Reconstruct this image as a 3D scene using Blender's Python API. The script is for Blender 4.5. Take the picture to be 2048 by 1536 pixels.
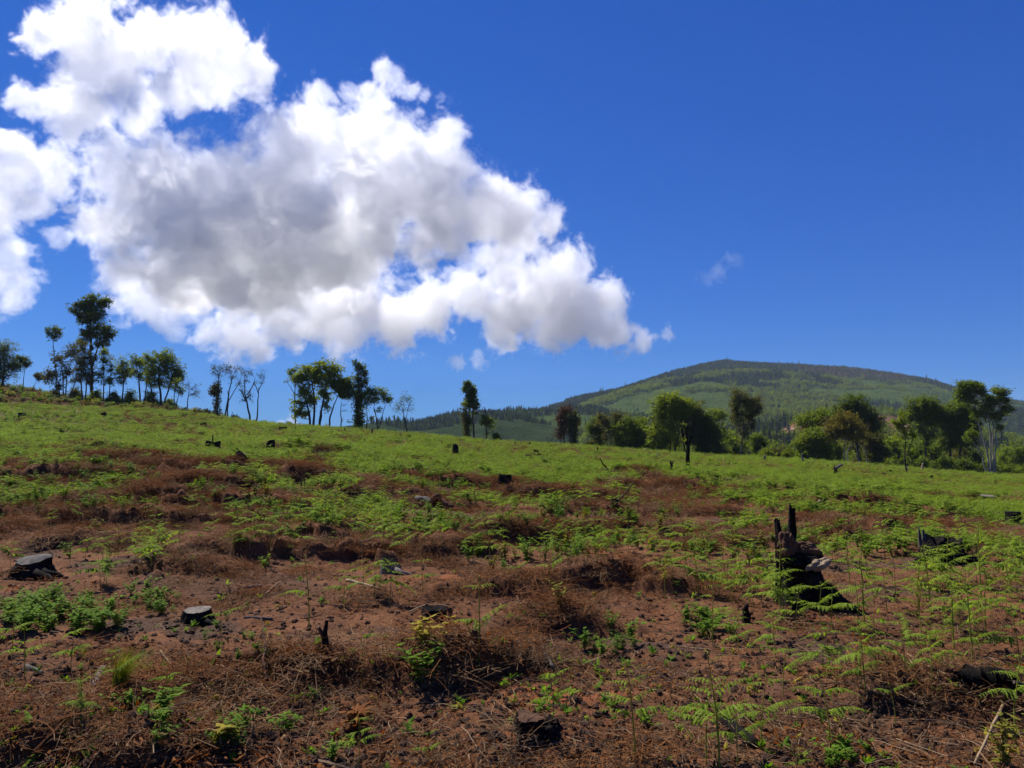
import bpy, bmesh, math, random
import numpy as np
from mathutils import Vector, Matrix, noise as mnoise

for o in list(bpy.data.objects):
    bpy.data.objects.remove(o, do_unlink=True)
scene = bpy.context.scene
COL = scene.collection
R = math.radians

# ------------------------------------------------------------------ camera, sky, sun, exposure
EYE = 1.6
FPX = 1540.0                      # focal length in photograph pixels (2048 wide)
PITCH = math.atan((900.0 - 768.0) / FPX)
cam_d = bpy.data.cameras.new("camera")
cam_d.sensor_width = 36.0
cam_d.lens = FPX / 2048.0 * 36.0
cam_d.clip_start = 0.05
cam_d.clip_end = 30000.0
cam = bpy.data.objects.new("camera", cam_d)
cam.location = (0, 0, EYE)
cam.rotation_euler = (math.pi / 2 + PITCH, 0, 0)
COL.objects.link(cam)
scene.camera = cam

SUN_AZ, SUN_EL = R(-42), R(52)    # azimuth from the view direction (negative = left), elevation
w = bpy.data.worlds.new("World")
scene.world = w
w.use_nodes = True
nt = w.node_tree
sky = nt.nodes.new("ShaderNodeTexSky")
sky.sky_type = 'NISHITA'
sky.sun_disc = False
sky.sun_elevation = SUN_EL
sky.sun_rotation = SUN_AZ
sky.altitude = 1200
sky.air_density = 1.0
sky.dust_density = 0.0
sky.ozone_density = 3.0
bg = nt.nodes["Background"]
SKY_STRENGTH = 0.1
EXPOSURE = 0.52
bg.inputs["Strength"].default_value = SKY_STRENGTH / 2 ** EXPOSURE
sep = nt.nodes.new("ShaderNodeSeparateColor")
com = nt.nodes.new("ShaderNodeCombineColor")
nt.links.new(sky.outputs[0], sep.inputs[0])
# deep, saturated high-altitude blue: per channel contrast of the clear-sky model
for i, (gain, power) in enumerate(((0.200, 1.26), (0.42, 0.95), (0.86, 0.65))):
    pw = nt.nodes.new("ShaderNodeMath")
    pw.operation = 'POWER'
    mu = nt.nodes.new("ShaderNodeMath")
    mu.operation = 'MULTIPLY'
    nt.links.new(sep.outputs[i], pw.inputs[0])
    pw.inputs[1].default_value = power
    nt.links.new(pw.outputs[0], mu.inputs[0])
    mu.inputs[1].default_value = gain * SKY_STRENGTH ** (power - 1.0)
    nt.links.new(mu.outputs[0], com.inputs[i])
nt.links.new(com.outputs[0], bg.inputs["Color"])

sun_d = bpy.data.lights.new("sun", 'SUN')
sun_d.energy = 5.0
sun_d.angle = R(0.55)
sun_d.color = (1.0, 0.95, 0.87)
sun = bpy.data.objects.new("sun", sun_d)
sd = Vector((math.sin(SUN_AZ) * math.cos(SUN_EL), math.cos(SUN_AZ) * math.cos(SUN_EL), math.sin(SUN_EL)))
sun.rotation_euler = sd.to_track_quat('Z', 'Y').to_euler()
sun.location = sd * 60
COL.objects.link(sun)

scene.view_settings.view_transform = 'Standard'
scene.view_settings.look = 'None'
scene.view_settings.exposure = EXPOSURE
scene.view_settings.gamma = 1.0
cy = scene.cycles
cy.max_bounces = 12
cy.diffuse_bounces = 3
cy.glossy_bounces = 2
cy.transmission_bounces = 4
cy.transparent_max_bounces = 8
cy.volume_bounces = 8
cy.volume_step_rate = 2.0
cy.volume_max_steps = 512
cy.caustics_reflective = False
cy.caustics_refractive = False
cy.use_denoising = True
cy.use_adaptive_sampling = True
cy.adaptive_threshold = 0.02
cy.adaptive_min_samples = 32


def ray(px, py):
    """unit-depth direction of photograph pixel (px, py)"""
    u = (px - 1024.0) / FPX
    v = (768.0 - py) / FPX
    c, s = math.cos(PITCH), math.sin(PITCH)
    return Vector((u, c - v * s, s + v * c))


def at_depth(px, py, y):
    d = ray(px, py)
    return Vector((0, 0, EYE)) + d * (y / d.y)


# ------------------------------------------------------------------ helpers
def hash2(ix, iy, seed):
    h = (ix.astype(np.int64) * 374761393 + iy.astype(np.int64) * 668265263 + seed * 982451653) & 0xFFFFFFFF
    h = ((h ^ (h >> 13)) * 1274126177) & 0xFFFFFFFF
    h = h ^ (h >> 16)
    return (h & 0xFFFFFF) / float(0xFFFFFF)


def vnoise(x, y, seed=0):
    ix, iy = np.floor(x), np.floor(y)
    fx, fy = x - ix, y - iy
    fx, fy = fx * fx * fx * (fx * (fx * 6 - 15) + 10), fy * fy * fy * (fy * (fy * 6 - 15) + 10)
    a, b = hash2(ix, iy, seed), hash2(ix + 1, iy, seed)
    c, d = hash2(ix, iy + 1, seed), hash2(ix + 1, iy + 1, seed)
    return (a + (b - a) * fx) * (1 - fy) + (c + (d - c) * fx) * fy


def fbm(x, y, seed=0, octs=4, rough=0.5):
    s, amp, tot = 0.0, 1.0, 0.0
    for o in range(octs):
        s = s + amp * vnoise(x * 2 ** o + 17.3 * o, y * 2 ** o - 9.1 * o, seed + o)
        tot += amp
        amp *= rough
    return s / tot


def sstep(a, b, x):
    t = np.clip((x - a) / (b - a), 0, 1)
    return t * t * (3 - 2 * t)


def link(o, parent=None):
    COL.objects.link(o)
    if parent is not None:
        o.parent = parent
    return o


def mesh_obj(name, verts, faces, mat, parent=None, smooth=False, linked=True):
    me = bpy.data.meshes.new(name)
    me.from_pydata([tuple(v) for v in verts], [], [tuple(f) for f in faces])
    for m in (mat if isinstance(mat, (list, tuple)) else [mat]):
        me.materials.append(m)
    if smooth:
        me.polygons.foreach_set("use_smooth", [True] * len(me.polygons))
    me.update()
    o = bpy.data.objects.new(name, me)
    if linked:
        link(o, parent)
    return o


def quads_obj(name, V, Q, mat, parent=None, linked=True, smooth=False):
    """numpy quads (n,4) or triangles (n,3) straight into a mesh"""
    V = np.asarray(V, dtype=np.float32)
    Q = np.asarray(Q, dtype=np.int32)
    me = bpy.data.meshes.new(name)
    k = Q.shape[1]
    me.vertices.add(len(V))
    me.vertices.foreach_set("co", V.ravel())
    me.loops.add(Q.size)
    me.loops.foreach_set("vertex_index", Q.ravel())
    me.polygons.add(len(Q))
    me.polygons.foreach_set("loop_start", np.arange(len(Q), dtype=np.int32) * k)
    if smooth:
        me.polygons.foreach_set("use_smooth", np.ones(len(Q), dtype=bool))
    me.materials.append(mat)
    me.update(calc_edges=True)
    o = bpy.data.objects.new(name, me)
    if linked:
        link(o, parent)
    return o


def empty(name, loc, rz=0.0, scale=1.0):
    o = bpy.data.objects.new(name, None)
    o.empty_display_size = 0.1
    o.location = loc
    o.rotation_euler = (0, 0, rz)
    o.scale = (scale,) * 3
    return link(o)


def tag(o, label, cat, group=None, kind=None):
    if label:
        o["label"] = label
    if cat:
        o["category"] = cat
    if group:
        o["group"] = group
    if kind:
        o["kind"] = kind
    return o


class MB:
    """collects vertices and faces of one mesh"""
    def __init__(s):
        s.v, s.f = [], []

    def tube(s, pts, radii, n=6, cap=True):
        base = len(s.v)
        pts = [Vector(p) for p in pts]
        ref = None
        for i, p in enumerate(pts):
            t = (pts[min(i + 1, len(pts) - 1)] - pts[max(i - 1, 0)])
            if t.length < 1e-9:
                t = Vector((0, 0, 1))
            t.normalize()
            if ref is None:
                ref = Vector((1, 0, 0)) if abs(t.x) < 0.8 else Vector((0, 1, 0))
            a = t.cross(ref).normalized()
            b = t.cross(a)
            ref = -b.cross(t) if False else ref
            for k in range(n):
                an = 2 * math.pi * k / n
                s.v.append(p + (a * math.cos(an) + b * math.sin(an)) * radii[i])
        for i in range(len(pts) - 1):
            for k in range(n):
                k2 = (k + 1) % n
                s.f.append((base + i * n + k, base + i * n + k2, base + (i + 1) * n + k2, base + (i + 1) * n + k))
        if cap:
            s.f.append(tuple(base + k for k in range(n))[::-1])
            s.f.append(tuple(base + (len(pts) - 1) * n + k for k in range(n)))

    def add(s, verts, faces):
        b = len(s.v)
        s.v += [Vector(v) for v in verts]
        s.f += [tuple(b + i for i in f) for f in faces]

    def build(s, name, mat, parent=None, smooth=False, linked=True):
        return mesh_obj(name, s.v, s.f, mat, parent, smooth, linked)


# ------------------------------------------------------------------ materials
def N(t, typ, **kw):
    n = t.nodes.new(typ)
    for k, v in kw.items():
        setattr(n, k, v)
    return n


def ramp(t, fac, stops):
    r = N(t, "ShaderNodeValToRGB")
    el = r.color_ramp.elements
    while len(el) < len(stops):
        el.new(0.5)
    for e, (p, c) in zip(el, stops):
        e.position = p
        e.color = (*c, 1) if len(c) == 3 else c
    if fac is not None:
        t.links.new(fac, r.inputs[0])
    return r.outputs[0]


def noise_fac(t, scale, detail=5, rough=0.6, vec=None):
    n = N(t, "ShaderNodeTexNoise")
    n.inputs["Scale"].default_value = scale
    n.inputs["Detail"].default_value = detail
    n.inputs["Roughness"].default_value = rough
    if vec is not None:
        t.links.new(vec, n.inputs["Vector"])
    return n.outputs[0]


def new_mat(name):
    m = bpy.data.materials.new(name)
    m.use_nodes = True
    t = m.node_tree
    return m, t, t.nodes["Principled BSDF"], t.nodes["Material Output"]


def rough_mat(name, stops, scale, rough=0.9, bump=0.4, bscale=None, dist=0.02, spec=0.2):
    """noise-coloured matt surface in object space with bump"""
    m, t, p, out = new_mat(name)
    tc = N(t, "ShaderNodeTexCoord").outputs["Object"]
    f = noise_fac(t, scale, 6, 0.65, tc)
    t.links.new(ramp(t, f, stops), p.inputs["Base Color"])
    p.inputs["Roughness"].default_value = rough
    p.inputs["Specular IOR Level"].default_value = spec
    b = N(t, "ShaderNodeBump")
    b.inputs["Strength"].default_value = bump
    b.inputs["Distance"].default_value = dist
    t.links.new(noise_fac(t, bscale or scale * 4, 8, 0.7, tc), b.inputs["Height"])
    t.links.new(b.outputs[0], p.inputs["Normal"])
    return m


def leaf_mat(name, dark, light, trans=0.4, tcol=None, rough=0.75, spec=0.08, scale=1.5):
    """thin leaf: reflects and lets light through; colour differs leaf by leaf and plant by plant"""
    m, t, p, out = new_mat(name)
    oi = N(t, "ShaderNodeObjectInfo")
    geo = N(t, "ShaderNodeNewGeometry")
    tc = N(t, "ShaderNodeTexCoord").outputs["Object"]
    f = noise_fac(t, scale, 3, 0.6, tc)
    mx = N(t, "ShaderNodeMath", operation='MULTIPLY_ADD')
    t.links.new(geo.outputs["Random Per Island"], mx.inputs[0])
    mx.inputs[1].default_value = 0.4
    t.links.new(f, mx.inputs[2])
    mx2 = N(t, "ShaderNodeMath", operation='MULTIPLY_ADD')
    t.links.new(oi.outputs["Random"], mx2.inputs[0])
    mx2.inputs[1].default_value = 0.4
    t.links.new(mx.outputs[0], mx2.inputs[2])
    c = ramp(t, mx2.outputs[0], [(0.45, dark), (1.15 if False else 1.0, light)])
    t.links.new(c, p.inputs["Base Color"])
    p.inputs["Roughness"].default_value = rough
    p.inputs["Specular IOR Level"].default_value = spec
    if trans > 0:
        tr = N(t, "ShaderNodeBsdfTranslucent")
        mulc = N(t, "ShaderNodeMix", data_type='RGBA', blend_type='MULTIPLY')
        mulc.inputs[0].default_value = 1.0
        t.links.new(c, mulc.inputs[6])
        mulc.inputs[7].default_value = (*(tcol or (1.5, 1.35, 0.6)), 1)
        t.links.new(mulc.outputs[2], tr.inputs[0])
        mix = N(t, "ShaderNodeMixShader")
        mix.inputs[0].default_value = trans
        t.links.new(p.outputs[0], mix.inputs[1])
        t.links.new(tr.outputs[0], mix.inputs[2])
        t.links.new(mix.outputs[0], out.inputs["Surface"])
    return m


def scatter(name, P, rot, scale, idx, sources, label=None):
    """one object of kind 'stuff': many small instances of a few source meshes at given points"""
    me = bpy.data.meshes.new(name)
    P = np.asarray(P, dtype=np.float32)
    me.vertices.add(len(P))
    me.vertices.foreach_set("co", P.ravel())
    for nm, typ, arr in (("rot", 'FLOAT_VECTOR', rot), ("scl", 'FLOAT', scale), ("idx", 'INT', idx)):
        a = me.attributes.new(nm, typ, 'POINT')
        arr = np.asarray(arr, dtype=np.int32 if typ == 'INT' else np.float32)
        a.data.foreach_set("vector" if typ == 'FLOAT_VECTOR' else "value", arr.ravel())
    for s in sources:
        for m in s.data.materials:
            if m.name not in me.materials:
                me.materials.append(m)
    o = link(bpy.data.objects.new(name, me))
    src = bpy.data.collections.new(name + "_kinds")
    for i, s in enumerate(sources):
        s.name = "%s_kind_%02d" % (name, i)
        src.objects.link(s)
    t = bpy.data.node_groups.new(name + "_scatter", 'GeometryNodeTree')
    t.interface.new_socket("Geometry", in_out='OUTPUT', socket_type='NodeSocketGeometry')
    t.interface.new_socket("Geometry", in_out='INPUT', socket_type='NodeSocketGeometry')
    gi, go = N(t, 'NodeGroupInput'), N(t, 'NodeGroupOutput')
    ci = N(t, 'GeometryNodeCollectionInfo')
    ci.inputs[0].default_value = src
    ci.inputs['Separate Children'].default_value = True
    ci.inputs['Reset Children'].default_value = True
    ip = N(t, 'GeometryNodeInstanceOnPoints')
    ip.inputs['Pick Instance'].default_value = True
    L = t.links.new
    L(gi.outputs[0], ip.inputs['Points'])
    L(ci.outputs[0], ip.inputs['Instance'])

    def attr(nm, typ):
        n = N(t, 'GeometryNodeInputNamedAttribute', data_type=typ)
        n.inputs['Name'].default_value = nm
        return n.outputs['Attribute']
    L(attr("idx", 'INT'), ip.inputs['Instance Index'])
    e = N(t, 'FunctionNodeEulerToRotation')
    L(attr("rot", 'FLOAT_VECTOR'), e.inputs[0])
    L(e.outputs[0], ip.inputs['Rotation'])
    L(attr("scl", 'FLOAT'), ip.inputs['Scale'])
    L(ip.outputs[0], go.inputs[0])
    md = o.modifiers.new("scatter", 'NODES')
    md.node_group = t
    o["kind"] = "stuff"
    if label:
        o["label"] = label
    return o


# ------------------------------------------------------------------ terrain of the cleared slope
D_T = np.array([0, 8, 12, 18, 26, 40, 60, 90, 115, 140, 220, 350, 600, 2000, 9000], float)
C_T = np.array([-900, 0, 300, 560, 780, 1024, 1500, 2048, 2900], float)
Z_T = np.array([
    [0, 0, .25, .80, 1.60, 2.80, 4.80, 8.50, 12.5, 17.0, 18.0, 8.0, -12, -28, -28],
    [0, 0, .15, .55, 1.10, 2.00, 3.55, 6.75, 10.0, 13.2, 13.0, 4.0, -14, -28, -28],
    [0, 0, .13, .50, 1.05, 1.85, 3.20, 6.10, 7.90, 7.00, 1.00, -9.0, -20, -28, -28],
    [0, 0, .10, .42, .92, 1.68, 2.70, 4.45, 4.20, 3.00, -4.0, -14, -22, -28, -28],
    [0, 0, .05, .28, .70, 1.32, 2.15, 3.45, 3.00, 1.50, -6.0, -18, -24, -28, -28],
    [0, 0, .00, .10, .28, .72, 1.30, 2.30, 1.70, 0.50, -8.0, -20, -24, -28, -28],
    [0, 0, .00, .05, .12, .26, .45, .55, -.60, -2.0, -10., -21, -24, -28, -28],
    [0, 0, -.10, -.25, -.48, -.80, -1.10, -1.55, -2.8, -4.0, -11., -21, -24, -28, -28],
    [0, -.1, -.3, -.6, -1.0, -1.7, -2.4, -3.5, -5.0, -7.0, -14., -22, -26, -28, -28]], float)


def polar(x, y):
    az = np.arctan2(x, y)
    r = np.hypot(x, y)
    a = np.clip(az, -R(56), R(56))
    return 1024 + FPX * np.tan(a), r * np.cos(a)


def base_h(x, y):
    px, d = polar(x, y)
    ci = np.clip(np.interp(px, C_T, np.arange(len(C_T))), 0, len(C_T) - 1.0001)
    ld = np.log1p(D_T / 6)
    di = np.clip(np.interp(np.log1p(d / 6), ld, np.arange(len(D_T))), 0, len(D_T) - 1.0001)
    c0, d0 = ci.astype(int), di.astype(int)
    fc, fd = ci - c0, di - d0
    fc = fc * fc * (3 - 2 * fc) * 0.5 + fc * 0.5
    z = (Z_T[c0, d0] * (1 - fc) + Z_T[c0 + 1, d0] * fc) * (1 - fd) + (Z_T[c0, d0 + 1] * (1 - fc) + Z_T[c0 + 1, d0 + 1] * fc) * fd
    return z


def hit(px, py, fn=None, lo=2.0, hi=140.0):
    """where the sight line of a photograph pixel meets the slope"""
    d = ray(px, py)
    d = d / d.y
    ys = np.geomspace(lo, hi, 1500)
    g = (fn or base_h)(d.x * ys, ys)
    s = EYE + d.z * ys - g
    k = np.argmax(s < 0) if (s < 0).any() else len(ys) - 1
    return d.x * ys[k], ys[k]


# brush windrows and humps: (px, py of the crest, half length m, yaw deg, height m, back width m, front width m)
rng = np.random.RandomState(11)
MOUNDS = []
for px, py, L_, yaw, h, bw, fw in [
        (60, 1545, 1.0, 4, .22, .7, .14), (330, 1440, .75, 8, .20, .6, .12), (520, 1395, .62, 4, .26, .5, .10),
        (720, 1375, .55, 6, .28, .5, .10), (905, 1345, .62, -6, .34, .55, .11), (1110, 1265, .55, 14, .22, .5, .12),
        (1000, 1190, .8, 0, .22, .6, .14), (1230, 1180, .85, 4, .34, .7, .15), (1340, 1190, .5, -8, .26, .5, .15),
        (480, 1120, 1.1, 10, .34, .8, .16), (590, 1090, 1.0, 6, .34, .8, .16), (360, 1150, .8, 12, .18, .7, .2),
        (1010, 1085, 1.0, 4, .36, .9, .2), (1200, 1075, 1.3, -3, .34, .8, .18), (860, 1110, 1.3, 3, .28, .9, .2),
        (700, 1120, .9, 5, .3, .7, .16), (160, 1100, 1.2, 0, .25, .8, .2), (230, 1050, 1.6, 3, .36, .9, .2),
        (60, 1045, 1.5, 0, .45, .9, .2), (330, 1015, 1.8, 4, .45, 1., .22), (520, 1020, 1.6, 2, .4, 1., .22),
        (80, 965, 2.6, 3, .55, 1.3, .3), (250, 935, 2.6, 2, .55, 1.3, .3), (390, 945, 2.4, 0, .5, 1.3, .3),
        (430, 985, 1.8, 2, .5, 1.1, .25), (640, 970, 1.8, 0, .6, 1.1, .25), (760, 1000, 2., 3, .35, 1.1, .25),
        (960, 980, 1.6, 8, .55, 1.2, .3), (1120, 1000, 2.0, -2, .4, 1.1, .25), (1330, 985, 2.6, 0, .4, 1.2, .3),
        (1290, 960, 2.4, -3, .5, 1.2, .3), (1200, 1030, 1.7, 0, .3, 1.0, .2), (1560, 1000, 2.4, -2, .35, 1.2, .3),
        (1700, 1060, 1.2, -3, .42, .8, .18), (1790, 1030, 1.6, -4, .35, .9, .2), (1530, 1090, 1.0, 0, .22, .8, .2),
        (1450, 1100, 1.0, 0, .2, .8, .2), (1980, 1420, .7, -30, .20, .6, .3), (1820, 980, 2.0, -3, .3, 1., .25),
        (1540, 1400, .25, 0, .08, .3, .2), (1330, 1075, 1.0, 6, .25, .8, .2)]:
    x, y = hit(px, py)
    near_ = 1.08 if py > 1230 else 1.0
    MOUNDS.append((x, y, L_, R(yaw), h * .85 * near_, bw, fw * 1.15))
for k in range(46):
    px = rng.uniform(-300, 2350)
    py = rng.uniform(905, 1090)
    x, y = hit(px, py)
    s = y / 18.0
    MOUNDS.append((x, y, rng.uniform(.6, 1.9) * s, R(rng.uniform(-8, 12)), rng.uniform(.10, .32) * min(s, 1.4), .7 * s, .2 * s))


def mound_h(x, y):
    z = np.zeros_like(x)
    wob = (vnoise(x * 1.7, y * 1.7, 71) - .5) * 0.75 + (vnoise(x * 4, y * 4, 72) - .5) * 0.45 + (vnoise(x * 11, y * 11, 73) - .5) * .16
    lump = np.clip(.05 + 1.75 * fbm(x * 2.2, y * 2.2, 75, 4, .65), 0, 1.15)
    for mx, my, L_, yaw, h, bw, fw in MOUNDS:
        sel = (np.abs(x - mx) < L_ * 1.9 + 1) & (np.abs(y - my) < 4 * bw + L_)
        if not sel.any():
            continue
        dx, dy = x[sel] - mx, y[sel] - my
        c, s = math.cos(yaw), math.sin(yaw)
        a, b = dx * c + dy * s, -dx * s + dy * c
        b = b + wob[sel] * min(1.0, L_)
        prof = np.where(b < 0, np.exp(-(b / fw) ** 2), np.exp(-(b / bw) ** 2))
        z[sel] = np.maximum(z[sel], lump[sel] * h * np.exp(-np.abs(a / L_) ** 3) * prof)
    return z


def height(x, y):
    x, y = np.asarray(x, float), np.asarray(y, float)
    sh = x.shape
    x, y = x.ravel(), y.ravel()
    z = base_h(x, y)
    r = np.hypot(x, y)
    near = 1 - sstep(35, 70, r)
    z = z + (fbm(x / 1.1, y / 0.9, 3, 4, .55) - .5) * .16 * near * sstep(1.5, 3.5, r)
    z = z + (fbm(x / .19, y / .16, 8, 3, .6) - .5) * .06 * (1 - sstep(14, 26, r))
    z = z + (fbm(x / 7., y / 7., 5, 3) - .5) * (.22 * sstep(9, 25, r) + 1.2 * sstep(110, 300, r))
    z = z + mound_h(x, y) * near
    return z.reshape(sh)


def ground_z(x, y):
    return float(height(np.array([x]), np.array([y]))[0])


def on_ground(px, py):
    """point of the finished slope seen at a photograph pixel"""
    x, y = hit(px, py, fn=height)
    return Vector((x, y, ground_z(x, y)))


# maps of what covers the slope (used by the soil colour and by every scatter)
def cover(x, y):
    px, d = polar(x, y)
    n1 = fbm(x / 2.6, y / 3.2, 21, 4, .55)
    n2 = fbm(x / .9, y / .8, 25, 3, .6)
    d0 = np.interp(px, [0, 500, 1024, 1300, 1600, 2048], [29, 28, 28, 26, 20, 18])
    far = sstep(d0 - 9, d0 + 5, d + (n1 - .5) * 95 * (1 - .6 * sstep(38, 60, d)))
    mid = sstep(.50, .66, n1 + .12 * (n2 - .5)) * sstep(8.5, 12, d) * .72
    right = sstep(1250, 1650, px) * sstep(4.5, 8, d) * sstep(.36, .6, n1) * .55
    fern = np.clip(np.maximum(far, np.maximum(mid, right)), 0, 1)
    mh = mound_h(x, y)
    litter = np.clip(sstep(.04, .16, mh) * .9 + sstep(.44, .60, fbm(x / 1.5, y / 1.2, 33, 4, .55)) * .75, 0, 1) * (1 - .8 * sstep(22, 40, d))
    ash = sstep(.54, .68, fbm(x / 1.3, y / 1.0, 41, 4, .6)) * (1 - .6 * sstep(.05, .2, mh))
    return fern, litter, ash, mh


def build_ground():
    fine = np.arange(-41, 41.001, 0.125)
    coarse_l = np.linspace(-180, -41.6, 100)
    coarse_r = np.linspace(41.6, 180, 100)[:-1]
    az = np.radians(np.concatenate([coarse_l, fine, coarse_r]))
    r = [0.35, .7, 1.1, 1.6, 2.0]
    while r[-1] < 30:
        r.append(r[-1] * 1.0042)
    while r[-1] < 210:
        r.append(r[-1] * 1.012)
    while r[-1] < 9000:
        r.append(r[-1] * 1.07)
    r = np.array(r)
    A, Rr = np.meshgrid(az, r)
    x, y = np.sin(A) * Rr, np.cos(A) * Rr
    z = height(x, y)
    na, nr = len(az), len(r)
    V = np.stack([x, y, z], -1).reshape(-1, 3)
    i, j = np.meshgrid(np.arange(nr - 1), np.arange(na), indexing='ij')
    j2 = (j + 1) % na
    Q = np.stack([i * na + j, i * na + j2, (i + 1) * na + j2, (i + 1) * na + j], -1).reshape(-1, 4)[:, ::-1]
    V = np.vstack([V, [[0, 0, ground_z(0.0, 0.01)]]])
    o = quads_obj("ground", V, Q, soil_mat(), smooth=True)
    fern, litter, ash, mh = cover(V[:, 0], V[:, 1])
    me = o.data
    for nm, arr in (("fern", fern), ("litter", litter), ("ash", ash),
                    ("red", red_map(V[:, 0], V[:, 1])), ("far", sstep(30, 80, np.hypot(V[:, 0], V[:, 1])))):
        a = me.attributes.new(nm, 'FLOAT', 'POINT')
        a.data.foreach_set("value", np.asarray(arr, np.float32))
    # close the hole under the camera
    o["kind"] = "structure"
    o["label"] = "brown cleared hillside soil with ash patches and red earth"
    return o


REDS = [hit(px, py) + (rx, ry) for px, py, rx, ry in [(530, 1092, 1.0, .35), (980, 985, 1.3, .7), (1540, 1402, .3, .25), (1640, 1085, .5, .4),
        (1700, 1235, .5, .2), (1250, 960, 1.5, .6), (1770, 1240, .35, .2), (1130, 1400, .5, .25), (1000, 1500, .5, .25), (870, 1165, .6, .2)]]


def red_map(x, y):
    m = np.zeros_like(x)
    n = (fbm(x / .4, y / .4, 55, 3) - .5) * 1.2
    for cx, cyy, rx, ry in REDS:
        m = np.maximum(m, 1 - sstep(.5, 1.2, np.hypot((x - cx) / rx, (y - cyy) / ry) + n))
    return m


def soil_mat():
    m, t, p, out = new_mat("soil")
    L = t.links.new

    def at(nm):
        a = N(t, "ShaderNodeAttribute")
        a.attribute_name = nm
        return a.outputs["Fac"]

    def mixc(f, a, b):
        n = N(t, "ShaderNodeMix", data_type='RGBA')
        L(f, n.inputs[0])
        for s, v in ((6, a), (7, b)):
            if isinstance(v, tuple):
                n.inputs[s].default_value = (*v, 1)
            else:
                L(v, n.inputs[s])
        return n.outputs[2]

    def mul(a, b):
        n = N(t, "ShaderNodeMath", operation='MULTIPLY', use_clamp=True)
        for s, v in ((0, a), (1, b)):
            if isinstance(v, (int, float)):
                n.inputs[s].default_value = v
            else:
                L(v, n.inputs[s])
        return n.outputs[0]
    pos = N(t, "ShaderNodeNewGeometry").outputs["Position"]
    f1 = noise_fac(t, 2.2, 8, .7, pos)
    f2 = noise_fac(t, 26.0, 6, .75, pos)
    f3 = noise_fac(t, 90.0, 3, .7, pos)
    base = ramp(t, f1, [(.25, (.074, .031, .015)), (.5, (.145, .062, .028)), (.78, (.215, .096, .042))])
    fine = ramp(t, f2, [(.3, (.45, .45, .45)), (.52, (1, 1, 1)), (.75, (1.45, 1.4, 1.3))])
    mm = N(t, "ShaderNodeMix", data_type='RGBA', blend_type='MULTIPLY')
    mm.inputs[0].default_value = .9
    L(base, mm.inputs[6]); L(fine, mm.inputs[7])
    c = mm.outputs[2]
    c = mixc(mul(at("red"), 0.8), c, (.230, .075, .028))
    c = mixc(mul(at("ash"), 0.7), c, ramp(t, f2, [(.3, (.022, .016, .012)), (.7, (.085, .060, .044))]))
    lit = ramp(t, f2, [(.3, (.040, .017, .009)), (.55, (.120, .050, .022)), (.8, (.200, .095, .045))])
    c = mixc(mul(at("litter"), 0.7), c, lit)
    g = ramp(t, f2, [(.3, (.035, .026, .010)), (.6, (.055, .065, .018)), (.8, (.075, .105, .022))])
    c = mixc(mul(at("fern"), mul(at("far"), .6)), c, g)
    L(c, p.inputs["Base Color"])
    p.inputs["Roughness"].default_value = .95
    p.inputs["Specular IOR Level"].default_value = .1
    b = N(t, "ShaderNodeBump")
    b.inputs["Strength"].default_value = .8
    b.inputs["Distance"].default_value = .02
    ad = N(t, "ShaderNodeMath", operation='MULTIPLY_ADD')
    L(f3, ad.inputs[0]); ad.inputs[1].default_value = .35; L(f2, ad.inputs[2])
    L(ad.outputs[0], b.inputs["Height"])
    L(b.outputs[0], p.inputs["Normal"])
    return m


build_ground()

# ------------------------------------------------------------------ trees along the edge of the clearing
BARK = rough_mat("bark", [(.3, (.050, .040, .030)), (.7, (.15, .125, .095))], 1.5, bump=.6, dist=.05)
BARK_CH = rough_mat("charred_bark", [(.3, (.006, .005, .005)), (.65, (.022, .018, .015)), (.85, (.075, .045, .03))], 2.5, bump=.9, dist=.05, spec=.05)
BARK_D = rough_mat("dark_bark", [(.3, (.018, .015, .012)), (.7, (.060, .050, .038))], 1.5, bump=.6, dist=.05)
BARK_P = rough_mat("pale_bark", [(.3, (.16, .14, .11)), (.7, (.36, .33, .27))], 1.2, bump=.4, dist=.03)
LEAF = {
    "dark": leaf_mat("leaf_dark", (.048, .080, .013), (.120, .172, .025), trans=.45, scale=.35),
    "mid": leaf_mat("leaf_mid", (.065, .110, .012), (.160, .220, .026), trans=.48, scale=.35),
    "bright": leaf_mat("leaf_bright", (.075, .125, .011), (.180, .240, .026), trans=.48, scale=.35),
    "olive": leaf_mat("leaf_olive", (.055, .065, .016), (.120, .125, .030), trans=.3, tcol=(1.4, 1.25, .6), scale=.35),
    "grey": leaf_mat("leaf_grey", (.040, .055, .028), (.090, .105, .055), trans=.25, tcol=(1.3, 1.3, .8), scale=.35),
    "gold": leaf_mat("leaf_gold", (.10, .095, .016), (.20, .175, .03), trans=.3, tcol=(1.4, 1.2, .5), scale=.35),
    "rust": leaf_mat("leaf_rust", (.070, .038, .022), (.16, .095, .055), trans=.2, tcol=(1.3, 1.1, .8), scale=.35),
}


ROW_L, ROW_R, ROW_C = "trees on the left ridge", "trees on the right edge of the clearing", "trees on the middle of the crest"
BLOB = 1.22


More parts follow.
